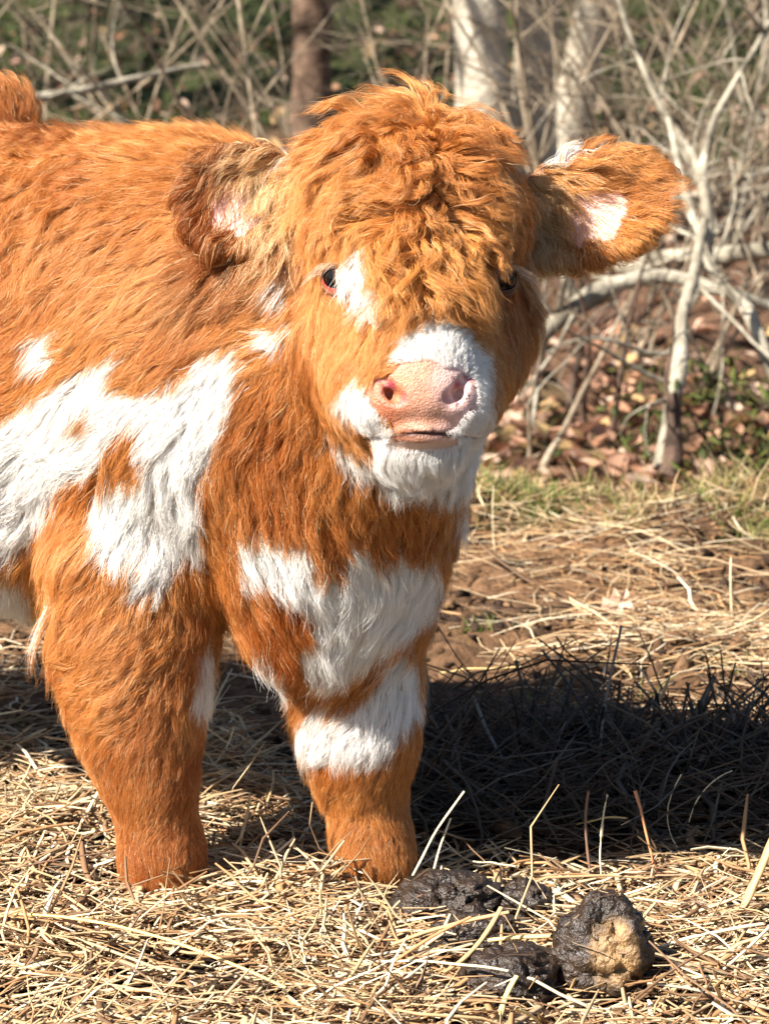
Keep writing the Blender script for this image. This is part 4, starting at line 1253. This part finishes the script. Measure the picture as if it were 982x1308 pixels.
# far trunks
FARL = ['far dark trunk at the upper left corner behind the twigs', 'far slender trunk between the dark trunk and the pale trunks', 'far trunk standing behind the right hand tangle of branches', 'far trunk near the right edge of the picture',
        'thin far trunk left of the dark trunk', 'far grey trunk right behind the leaning pale tree']
for i, (px, dy, r) in enumerate([(40, 15, .12), (520, 14, .07), (850, 16, .11), (965, 13, .08), (300, 17, .08), (745, 12, .07)]):
    tree('far_tree', px, dy, [(0, 0), (.05, 2), (-.1, 4), (0, 8)], r, r * .5, FARL[i], bark_dark if i % 2 == 0 else bark_brown, 60 + i, crown_limbs(rg, 9, 2.6, r * .3), group='trunks deep in the wood')
# trees beyond the picture that throw their shade on the wood's floor
for i, (px, dy, r) in enumerate([(-520, 6.0, .12), (-300, 9.5, .14), (-760, 8.0, .15), (-420, 12.5, .12), (-900, 11.0, .12), (-620, 4.6, .10)]):
    tree('shade_tree', px, dy, [(0, 0), (.1, 2), (-.1, 4), (.1, 7)], r, r * .5, 'bare tree of the wood outside the view, ' + ['just left of the camera side', 'between the thick trunks', 'farthest left of the nearer ones', 'the deepest one', 'the outermost of the deep ones', 'nearest to the pasture'][i], bark_brown, 80 + i, crown_limbs(rg, 14, 3.0, r * .35, .2), group='bare trees left of the view')

SH = [ # px, depth, height, stems, lean, droop, material, label
 (150, 6.0, 1.0, 3, (.35, 0), .9, bark_twig, 'pale arching twigs low above the back of the calf at the left'),
 (60, 7.2, 1.5, 3, (-.1, 0), .4, bark_twig, 'bare shrub nearest the upper left corner, above the rump'),
 (260, 6.6, 1.5, 3, (-.2, 0), .5, bark_twig, 'bare shrub with crossing stems above the middle of the back'),
 (345, 5.2, 1.3, 3, (-.35, 0), .2, bark_twig, 'bare shrub whose long straight stem slants left above the left ear'),
 (455, 6.2, 1.5, 4, (.1, 0), .3, bark_twig, 'bare shrub just right of the dark brown trunk'),
 (540, 5.6, 1.4, 4, (-.1, 0), .3, bark_twig, 'bare shrub directly over the crown of the head'),
 (740, 5.0, 1.3, 5, (.1, 0), .3, bark_twig, 'bare shrub rising just above the right ear'),
 (800, 4.6, 1.1, 4, (.25, 0), .5, bark_twig, 'bare shrub with drooping twigs right of the right ear'),
 (850, 5.8, 1.5, 5, (-.1, 0), .3, bark_twig, 'tall forked bare shrub in the upper right of the view'),
 (900, 4.3, 1.1, 5, (.15, 0), .4, bark_twig, 'dense pale tangle of twigs at the middle of the right edge'),
 (960, 5.0, 1.4, 5, (-.25, 0), .4, bark_twig, 'bare shrub leaning inwards from the right edge'),
 (930, 6.0, 1.5, 5, (.1, 0), .3, bark_pale, 'thicker stemmed pale shrub in front of the added dark bush, upper right'),
 (780, 6.6, 1.5, 5, (.0, 0), .3, bark_twig, 'bare shrub behind the leaning pale tree'),
 (990, 6.4, 1.6, 5, (-.15, 0), .3, bark_twig, 'bare shrub in the top right corner of the view'),
 (-90, 6.4, 1.4, 4, (.1, 0), .4, bark_twig, 'bare shrub just outside the left edge, behind the rump'),
 (-260, 5.4, 1.3, 4, (.1, 0), .5, bark_twig, 'bare shrub farther out to the left of the calf'),
 (-430, 7.0, 1.5, 4, (0, 0), .4, bark_twig, 'bare shrub farthest out to the left'),
 (1110, 5.0, 1.3, 4, (0, 0), .4, bark_twig, 'bare shrub just outside the right edge'),
 (1270, 6.2, 1.4, 4, (0, 0), .4, bark_twig, 'bare shrub farthest out to the right'),
 (700, 3.9, .42, 3, (.05, 0), .1, bark_dark, 'short dark stems standing between the chin and the dead limb'),
 (760, 3.7, .45, 2, (.0, 0), .1, bark_dark, 'thin dark sapling stem left of the forked dead stump'),
 (640, 3.4, .32, 1, (.05, 0), .1, bark_twig, 'pale thin stem half hidden behind the chin of the calf'),
]
for i, (px, dy, hgt, st_n, lean, droop, mt, lab) in enumerate(SH):
    shrub(px, dy, hgt, st_n, lab, mt, 100 + i * 7, r=.0068 if mt is bark_twig else .011, lean=lean, droop=droop, depth=3 if hgt > .6 else 1, sp=.38 if hgt > .6 else .12)

# dead limbs lying and standing at the right
def dead_limb(name, pts, r0, r1, label, mat, seed, twigs=6, tl=.35, cat='dead limb'):
    rg = np.random.default_rng(seed)
    P = np.array([at(*p) for p in pts])
    b = P[0].copy(); P = P - b
    root = empty(name, b); tag(root, label, cat)
    P = wobble(smooth_path(resample(P, 24), 2), .012, 6, seed)
    w = Wood(); w.tube(P, r0, r1, 10, .35, seed)
    link('trunk', w.mesh('trunk'), mat, root)
    for i in range(twigs):
        j = int(rg.integers(3, 23)); w = Wood()
        d = unit(np.array([rg.normal(0, .6), rg.normal(0, .5), rg.normal(.1, .8)]))
        grow(w, P[j], d, tl * rg.uniform(.5, 1.3), r0 * rg.uniform(.15, .35), 1, rg, .5, 5, .8, (2, 4), .5)
        link('twig', w.mesh('twig'), mat, root)
dead_limb('dead_limb', [(650, 480, 3.7), (700, 415, 3.8), (780, 362, 3.85), (860, 352, 3.9), (925, 375, 3.9), (1000, 400, 3.95)], .024, .013, 'thick pale dead limb lying crosswise below the right ear', bark_pale, 201, 10)
dead_limb('dead_limb', [(845, 600, 3.15), (855, 540, 3.2), (862, 470, 3.3), (872, 400, 3.4), (885, 340, 3.5), (900, 280, 3.6)], .021, .010, 'upright forked dead stump, dark near the ground, at the edge of the wood', bark_pale, 202, 6)
dead_limb('dead_limb', [(850, 612, 3.1), (858, 560, 3.14), (866, 500, 3.2)], .020, .012, 'dark stub against the foot of the pale upright stump', bark_dark, 203, 1)
dead_limb('dead_limb', [(1010, 520, 3.5), (960, 420, 3.6), (905, 330, 3.9), (870, 240, 4.1), (850, 150, 4.3)], .015, .007, 'long pale branch bowing down to the right edge below the tangle', bark_pale, 204, 8)
dead_limb('dead_limb', [(1000, 318, 4.4), (930, 322, 4.4), (850, 330, 4.5), (790, 345, 4.6)], .026, .014, 'pale fallen log behind the tangle at the right edge', bark_pale, 205, 4)
dead_limb('dead_limb', [(20, 128, 5.4), (90, 118, 5.5), (170, 98, 5.6), (260, 84, 5.7)], .013, .006, 'pale mossy branch lying above the back of the calf at far left', bark_pale, 206, 6)
dead_limb('dead_limb', [(690, 610, 3.3), (712, 560, 3.4), (760, 480, 3.5), (800, 390, 3.6)], .008, .004, 'thin bent pale branch left of the upright dead stump', bark_twig, 207, 5, .25)

dead_limb('dead_limb', [(905, 330, 4.0), (900, 240, 4.1), (905, 150, 4.2), (960, 70, 4.3), (1000, 10, 4.4)], .012, .006, 'pale branch rising from the tangle and bending right to the upper right corner', bark_pale, 208, 8, .4)
dead_limb('dead_limb', [(915, 300, 4.3), (890, 210, 4.4), (840, 120, 4.5), (800, 30, 4.6), (785, -30, 4.6)], .011, .006, 'pale branch rising from the tangle and bending left above the right ear', bark_pale, 209, 8, .4)
dead_limb('dead_limb', [(760, 300, 4.8), (830, 262, 4.8), (900, 250, 4.9), (990, 215, 5.0)], .012, .007, 'pale level branch across the middle of the tangle at the right', bark_pale, 210, 8, .35)

# evergreen low bush at the right edge
def leafy_bush(name, px, dy, hgt, wid, n, label, seed, cols):
    rg = np.random.default_rng(seed)
    b = base_pt(px, dy); root = empty(name, b); tag(root, label, 'bush')
    w = Wood(); tips = []
    for s in range(9):
        d = unit(np.array([rg.normal(0, .6), rg.normal(0, .4), 1]))
        k = 7; pts = [np.zeros(3)]
        for i in range(k):
            d = unit(d + rg.normal(0, .25, 3)); pts.append(pts[-1] + d * hgt / k * rg.uniform(.8, 1.2))
        P = np.array(pts); w.tube(P, .006, .002, 5); tips += [p for p in P[1:]]
    link('stems', w.mesh('stems'), bark_dark, root)
    tips = np.array(tips)
    c = tips[rg.integers(0, len(tips), n)] + rg.normal(0, 1, (n, 3)) * np.array([wid * .22, wid * .22, hgt * .10])
    c[:, 2] = np.abs(c[:, 2])
    P = blade_paths(c, rg.uniform(0, 6.28, n), rg.normal(.2, .5, n), rg.uniform(.02, .05, n), rg.normal(0, .2, (n, 2)))
    R = rg.uniform(.004, .010, n)[:, None] * np.array([.2, 1, .9, .1])[None]
    cc = cols[rg.integers(0, len(cols), n)] * (1 + .2 * rg.standard_normal(n)).clip(.5, 1.5)[:, None]
    V, Q, C = tubes(P, R, 4, flat=np.full(n, .12), cols=cc)
    m_ = new_mesh('leaves', V, Q); colour_attr(m_, 'grass_colour', C)
    tag(link('leaves', m_, grass_mat, root), kind='stuff')
DG = np.array([[.08, .10, .02], [.12, .13, .03], [.05, .065, .015], [.18, .17, .05]])
leafy_bush('leafy_bush', 965, 3.3, .24, .35, 600, 'low olive green bush at the right edge beside the pasture', 301, DG)
leafy_bush('leafy_bush', 905, 3.9, .16, .35, 350, 'small olive green bush behind the pale upright stump', 302, DG)

for i, (px, dy, hg, wd_, lab) in enumerate([(40, 9.5, .5, 1.2, 'dark green evergreen bush added for dark shade behind the twigs in the upper left corner'), (180, 11, .6, 1.4, 'dark evergreen bush added for dark shade behind the arching twigs left of the dark trunk'),
        (300, 9.0, .4, 1.1, 'low evergreen bush added for dark shade just left of the dark brown trunk'), (500, 10, .5, 1.2, 'evergreen bush added for dark shade between the dark brown trunk and the pale trunks'), (760, 8.5, .45, 1.0, 'evergreen bush added for dark shade behind the leaning pale tree'), (940, 11, .6, 1.4, 'evergreen bush added for dark shade in the upper right corner behind the tangle')]):
    leafy_bush('added_shade_bush', px, dy, hg, wd_, 900, lab, 320 + i, np.array([[.018, .027, .008], [.030, .040, .011], [.012, .018, .006]]))  # bushes added as dark blobs where the wood lies in black shade

# ------------------------------------------------------------------ dung in the straw
dung_mat = material('dung', rough=.38, spec=.5, attr='dung_colour', noise=(110, (.55, .5, .45), (1.3, 1.25, 1.2), 12), bump=(230, 1.0, .004))
BITS = []
def dung(px, py, w_, d_, h_, label, seed, face=None, tilt=0):
    rg = np.random.default_rng(seed)
    p = ground_at(px, py); z0 = float(soil_h(p[:1], p[1:2])[0])
    n1_, n2_ = 72, 44
    th = np.linspace(.02, math.pi * .72, n2_); ph = np.linspace(0, 2 * math.pi, n1_, endpoint=False)
    TH, PH = np.meshgrid(th, ph, indexing='ij')
    D_ = np.stack([np.sin(TH) * np.cos(PH), np.sin(TH) * np.sin(PH), np.cos(TH)], -1).reshape(-1, 3)
    rg2 = np.random.default_rng(seed + 50)
    rr = 1 + .15 * vnoise(D_ * 1.6 + seed, 11) + .09 * fbm(D_ * 3.5 + seed, 17, 3) + .035 * fbm(D_ * 12 + seed, 12, 3) - .22 * np.exp(-(vnoise(D_ * np.array([2.6, 2.6, 4.5]) + seed, 15) / .10) ** 2) + .05 * vnoise(D_ * np.array([3, 3, 16.]) + seed, 18)
    V = D_ * rr[:, None] * np.array([w_ / 2, d_ / 2, h_])
    V[:, 2] = np.where(V[:, 2] > h_ * .6, h_ * .6 + (V[:, 2] - h_ * .6) * .65, V[:, 2])
    V[:, 0] += tilt * V[:, 2]
    V[:, 2] = V[:, 2] * .8 + h_ * .15
    V = np.concatenate([V, [[tilt * h_, 0, h_ * 1.0 * .95]]])
    Q = np.array([[i * n1_ + j, (i + 1) * n1_ + j, (i + 1) * n1_ + (j + 1) % n1_, i * n1_ + (j + 1) % n1_] for i in range(n2_ - 1) for j in range(n1_)])
    V = V[:-1]
    cap = [[j, (j + 1) % n1_, (j + 2) % n1_, (j + 3) % n1_] for j in range(0, 0)]
    m_ = new_mesh('dung_pat', V, Q[:, ::-1] if False else Q)
    col = np.tile(np.array([.030, .018, .011]), (len(V), 1)) * (1 + .5 * vnoise(V * 60, 13)).clip(.4, 2)[:, None]
    if face is not None:
        e = ((V[:, 0] / w_ - face[0]) / .24) ** 2 + ((V[:, 2] / h_ - face[1]) / .30) ** 2 + .5 * vnoise(V * 70, 14)
        k_ = (np.clip(1.3 - e, 0, 1) * (V[:, 1] < d_ * .05))[:, None]
        col = col * (1 - k_) + k_ * np.array([.30, .185, .085]) * (1 + .3 * vnoise(V * 160, 16))[:, None]
    colour_attr(m_, 'dung_colour', col.clip(0, 1))
    o = link('dung_pat', m_, dung_mat)
    o.location = (p[0], p[1], z0)
    tag(o, label, 'dung', 'dung in the straw')
    vi = rg2.integers(0, len(V), 12); vi = vi[V[vi, 2] > h_ * .15]
    c = V[vi] + np.array([p[0], p[1], z0]); c += D_[vi] * .0015; nb = len(vi)
    tdir = unit(np.cross(D_[vi], rg2.normal(0, 1, (nb, 3))))
    L = rg2.uniform(.008, .035, nb); s5 = np.linspace(-.5, .5, 4)
    BITS.append((c[:, None] + tdir[:, None] * (L[:, None] * s5)[..., None], rg2.uniform(.0004, .0009, nb)))
dung(572, 1172, .112, .12, .056, 'smooth black dung pat touching the front of the far hoof', 1)
dung(668, 1172, .066, .07, .052, 'small dark round dung lump between the two larger pats', 2)
dung(764, 1272, .092, .08, .098, 'tall broken dung chunk with a tan crumbly face', 3, (.10, .40), .05)
dung(655, 1280, .094, .08, .052, 'dark dung lump half buried in straw left of the broken chunk', 4)
dung(610, 1215, .090, .06, .040, 'flat dark dung slab lying under two straw stems', 5)
dung(835, 1268, .050, .06, .034, 'little brown dung crumb right of the broken chunk', 6)

P = np.concatenate([b[0] for b in BITS]); R = np.concatenate([b[1] for b in BITS])
V, Q, C = tubes(P, R[:, None] * np.ones((1, 4)), 4, flat=np.full(len(R), .5), cols=straw_cols(len(R), np.random.default_rng(9)) * .8)
m_ = new_mesh('straw_bits', V, Q, smooth=False); colour_attr(m_, 'straw_colour', C)
tag(link('straw_bits', m_, straw_mat), 'bits of straw stuck to the dung', kind='stuff')

# ------------------------------------------------------------------ single stems and stalks that stand out
stalk_cols = {'pale': (.78, .66, .42), 'yellow': (.72, .52, .22), 'tan': (.60, .36, .17), 'orange': (.62, .27, .12), 'grey': (.20, .19, .18), 'black': (.030, .026, .024), 'brown': (.20, .11, .07), 'green': (.30, .33, .10)}
stalk_mats = {k: material(k + '_stalk', rough=.55, spec=.35, noise=(40, tuple(.75 * c for c in v), v, 6)) for k, v in stalk_cols.items()}
ST = [ # px0, py0, height0, px1, py1, height1, width mm, colour, bend, label, name
 (-10,1150,.03,365,1262,.035,4.2,'yellow',.06,'long yellow straw stem running from the left edge towards the front','straw_stem'),
 (-10,1102,.04,215,1082,.07,2.2,'brown',.03,'thin dark twig reaching from the left edge across the near foreleg','twig'),
 (100,1060,.02,165,960,.07,4.0,'pale',.04,'pale flat straw blade leaning against the near foreleg','straw_stem'),
 (148,1040,.02,178,940,.09,1.6,'pale',-.10,'thin curved pale stem in front of the near foreleg','straw_stem'),
 (15,1045,.03,130,1015,.035,5.5,'pale',.02,'broad pale straw blade left of the near foreleg','straw_stem'),
 (500,1180,.06,648,1165,.065,5.5,'tan',.02,'tan flat stalk lying across the smooth black pat','straw_stem'),
 (505,1200,.06,600,1172,.07,4.2,'orange',.02,'short reddish stalk on the smooth black pat','straw_stem'),
 (565,1225,.05,640,1160,.072,4.8,'tan',-.08,'forked tan stalk propped on the dark pat','straw_stem'),
 (625,1180,.045,705,1195,.05,6.5,'yellow',.02,'thick cut yellow stalk between the dung lumps','straw_stem'),
 (482,1215,.04,650,1240,.045,3.6,'pale',.03,'pale stem slanting over the flat dung slab','straw_stem'),
 (640,1300,.02,660,1248,.07,5.0,'yellow',.06,'yellow bent blade standing at the bottom edge left of the broken chunk','straw_stem'),
 (660,1248,.07,690,1310,.02,4.2,'yellow',.05,'folded yellow blade at the bottom edge by the broken chunk','straw_stem'),
 (825,1205,.035,975,1180,.045,5.0,'pale',.03,'long pale blade lying right of the broken chunk','straw_stem'),
 (945,1160,.03,1000,1045,.07,9.5,'tan',.02,'thick tan stalk at the right edge','straw_stem'),
 (735,1030,.04,800,1045,.05,3.2,'yellow',.05,'yellow stem edging the shadow above the broken chunk','straw_stem'),
 (840,1100,.02,810,1010,.07,4.5,'orange',.0,'reddish stub standing up out of the shadow','straw_stem'),
 (895,1080,.02,870,990,.09,1.5,'pale',.25,'thin looping stem at the right, lit against the shadow','straw_stem'),
 (880,1010,.07,935,985,.085,1.5,'pale',.15,'arching pale stem at the right above the lit straw','straw_stem'),
 (520,1110,.03,592,1010,.08,3.0,'pale',.02,'pale stem leaning up right beside the far hoof','straw_stem'),
 (552,1095,.03,577,1045,.07,2.2,'pale',.02,'second shorter pale stem beside the far hoof','straw_stem'),
 (600,1075,.03,660,1108,.045,2.8,'pale',.02,'bright crossed stem at the near edge of the shadow','straw_stem'),
 (645,1080,.03,605,1105,.045,2.2,'pale',.02,'bright stem crossing another at the near edge of the shadow','straw_stem'),
 (658,985,.03,603,890,.09,5.0,'grey',.02,'grey flat blade leaning left over the shadow','straw_stem'),
 (530,1000,.02,528,925,.08,3.6,'grey',.02,'grey blade upright close to the far foreleg','straw_stem'),
 (768,985,.03,793,798,.13,5.5,'grey',.03,'tallest grey stalk pointing up at the pale dead leaf','stalk'),
 (765,960,.03,692,832,.11,4.5,'black',-.06,'black stalk leaning left out of the stubble','stalk'),
 (705,960,.02,730,865,.09,3.6,'black',.02,'thin black stalk left of the tallest grey stalk','stalk'),
 (665,955,.02,662,915,.05,6.0,'black',.02,'short black stub at the left end of the stubble','stalk'),
 (690,965,.02,696,912,.05,3.5,'black',.02,'slim black stub beside the shortest stub','stalk'),
 (800,945,.03,860,850,.09,4.5,'tan',-.04,'tan split stalk leaning right out of the stubble','stalk'),
 (868,960,.03,878,872,.10,5.0,'black',.02,'black upright stalk near the dark mound','stalk'),
 (905,930,.05,876,872,.10,4.5,'black',.03,'black stalk meeting another at its top','stalk'),
 (895,940,.03,955,880,.08,2.6,'black',-.04,'thin black stalk leaning right over the dark mound','stalk'),
 (978,960,.03,975,860,.10,2.8,'black',.02,'dark stalk by the right edge','stalk'),
 (820,940,.03,812,860,.08,2.2,'brown',.10,'thin brown stem beside the tan split stalk','stalk'),
 (757,1100,.02,752,1010,.07,5.0,'brown',.05,'frayed brown tuft stem at the edge of the lit straw','stalk'),
 (770,1100,.02,776,1015,.06,3.0,'pale',.05,'pale stem beside the frayed brown one','straw_stem'),
 (632,712,.01,630,620,.10,2.4,'pale',.02,'pale upright stem under the chin at the edge of the grass','straw_stem'),
 (665,690,.01,600,660,.05,2.0,'yellow',-.12,'yellow bent stem by the grass tuft','straw_stem'),
 (935,790,.01,933,712,.08,3.8,'pale',.01,'upright pale stem standing in the soil at the right','straw_stem'),
 (710,748,.012,640,700,.02,3.4,'tan',.05,'tan stem lying on the soil below the grass tuft','straw_stem'),
 (560,852,.012,665,852,.014,3.2,'yellow',.02,'yellow stem lying flat on the soil right of the chest','straw_stem'),
 (545,770,.012,590,785,.014,3.0,'tan',.02,'short tan stem on the soil beside the chest','straw_stem'),
 (250,985,.02,300,930,.05,2.4,'pale',-.10,'white curled stem between the two forelegs','straw_stem'),
]
def stalk(row):
    x0, y0, h0, x1, y1, h1, wmm, col, bend, lab, nm = row
    a = ground_at(x0, y0, h0)
    a[2] = h0 * .6 + float(soil_h(a[:1], a[1:2])[0])
    b = at(x1, y1, a[1] + (0.03 if h1 - h0 > .025 else 0)) if h1 - h0 > .025 else ground_at(x1, y1, h1)
    k = 12; s = np.linspace(0, 1, k)
    if nm == 'stalk' or h1 - h0 > .025: a = a - (b - a) * .12
    side = unit(np.cross(b - a, np.array([0, 1, .2])))
    L = np.linalg.norm(b - a)
    P = a + (b - a) * s[:, None] + side * (bend * L * 4 * s * (1 - s))[:, None]
    P = wobble(P, .0015, 30, int(abs(x0) + abs(y0)))
    R = np.full(k, wmm / 2000.) * (1 + .08 * np.sin(s * 25))
    R[[4, 8]] *= 1.15
    V, Q, _ = tubes((P - P[0])[None], R[None], 7, flat=np.array([.55]))
    m_ = new_mesh(nm, V, np.concatenate([Q]))
    o = link(nm, m_, stalk_mats[col]); o.location = P[0]
    tag(o, lab, 'stalk' if nm == 'stalk' else ('twig' if nm == 'twig' else 'straw'), 'dark stubble stalks in the shadow' if nm == 'stalk' else None)
for row in ST: stalk(row)
# dark mound of old stalks at the right of the shadow
def stubble(px, py, n, sx, sy, hgt, label, seed, col=(.035, .028, .022)):
    r = np.random.default_rng(seed)
    p = ground_at(px, py); x = r.normal(0, sx, n); y = r.normal(0, sy, n)
    mound = hgt * .55 * np.exp(-(x / sx) ** 2 * .6 - (y / sy) ** 2 * .6)
    L = r.uniform(.04, .15, n); el = np.where(r.random(n) < .22, r.uniform(.5, 1.4, n), r.normal(0, .35, n)); az = r.uniform(0, 6.28, n)
    z = soil_h(p[0] + x, p[1] + y)
    root_z = float(soil_h(p[:1], p[1:2])[0])
    c = np.stack([x, y, z - root_z + mound * r.random(n) + np.abs(np.sin(el)) * L * .4], 1)
    P = blade_paths(c, az, el, L, r.normal(0, .25, (n, 2)))
    R = r.uniform(.0010, .0030, n)[:, None] * np.array([1, 1, .9, .6])[None]
    cc = np.array(col)[None] * (1 + .5 * r.standard_normal(n)).clip(.4, 2.5)[:, None]
    grey = r.random(n) < .25
    cc[grey] = np.array([.12, .10, .085])
    V, Q, C = tubes(P, R, 4, flat=r.uniform(.4, 1, n), cols=cc)
    m_ = new_mesh('stubble', V, Q, smooth=False); colour_attr(m_, 'straw_colour', C)
    o = link('stubble', m_, straw_mat); o.location = (p[0], p[1], root_z)
    tag(o, label, 'stubble', 'mounds of dark stubble')
stubble(770, 985, 110, .055, .06, .05, 'dark heap of stubble around the tallest grey stalk', 1)
stubble(915, 990, 300, .065, .07, .085, 'largest dark mound of old stalks near the right edge', 2)
stubble(680, 1010, 170, .07, .06, .03, 'low dark litter of stalks right of the far foreleg', 3)
stubble(985, 990, 120, .05, .06, .05, 'dark stalks heaped at the right edge of the shadow', 4)

# pale dead leaf on the soil
def dead_leaf(px, py, L, label):
    p = ground_at(px, py); z0 = float(soil_h(p[:1], p[1:2])[0])
    out = [(-.5, -.05), (-.3, -.22), (-.22, -.10), (-.05, -.30), (.05, -.12), (.28, -.26), (.25, -.05), (.55, .02), (.26, .10), (.30, .32), (.05, .16), (-.02, .38), (-.2, .14), (-.34, .25)]
    V = [(0, 0, .0)]; 
    for k_, f in ((.5, .03), (1, .07)):
        V += [(x * k_, y * k_, f + .05 * math.sin(x * 9 + y * 5) * k_) for x, y in out]
    n = len(out); V = np.array(V) * L
    me_ = bpy.data.meshes.new('dead_leaf')
    Fc = [(0, 1 + i, 1 + (i + 1) % n) for i in range(n)] + [(1 + i, 1 + n + i, 1 + n + (i + 1) % n, 1 + (i + 1) % n) for i in range(n)]
    me_.from_pydata([tuple(v) for v in V], [], Fc)
    m_ = material('pale_leaf', rough=.6, spec=.3, noise=(60, (.52, .33, .22), (.72, .52, .38), 6))
    add_translucency(m_, .25)
    o = link('dead_leaf', me_, m_)
    so = o.modifiers.new('thickness', 'SOLIDIFY'); so.thickness = .0006
    o.location = (p[0], p[1], z0 + .026); o.rotation_euler = (math.radians(62), math.radians(-12), .25)
    tag(o, label, 'leaf')
dead_leaf(790, 800, .055, 'pale pinkish dead leaf lying on the brown soil')
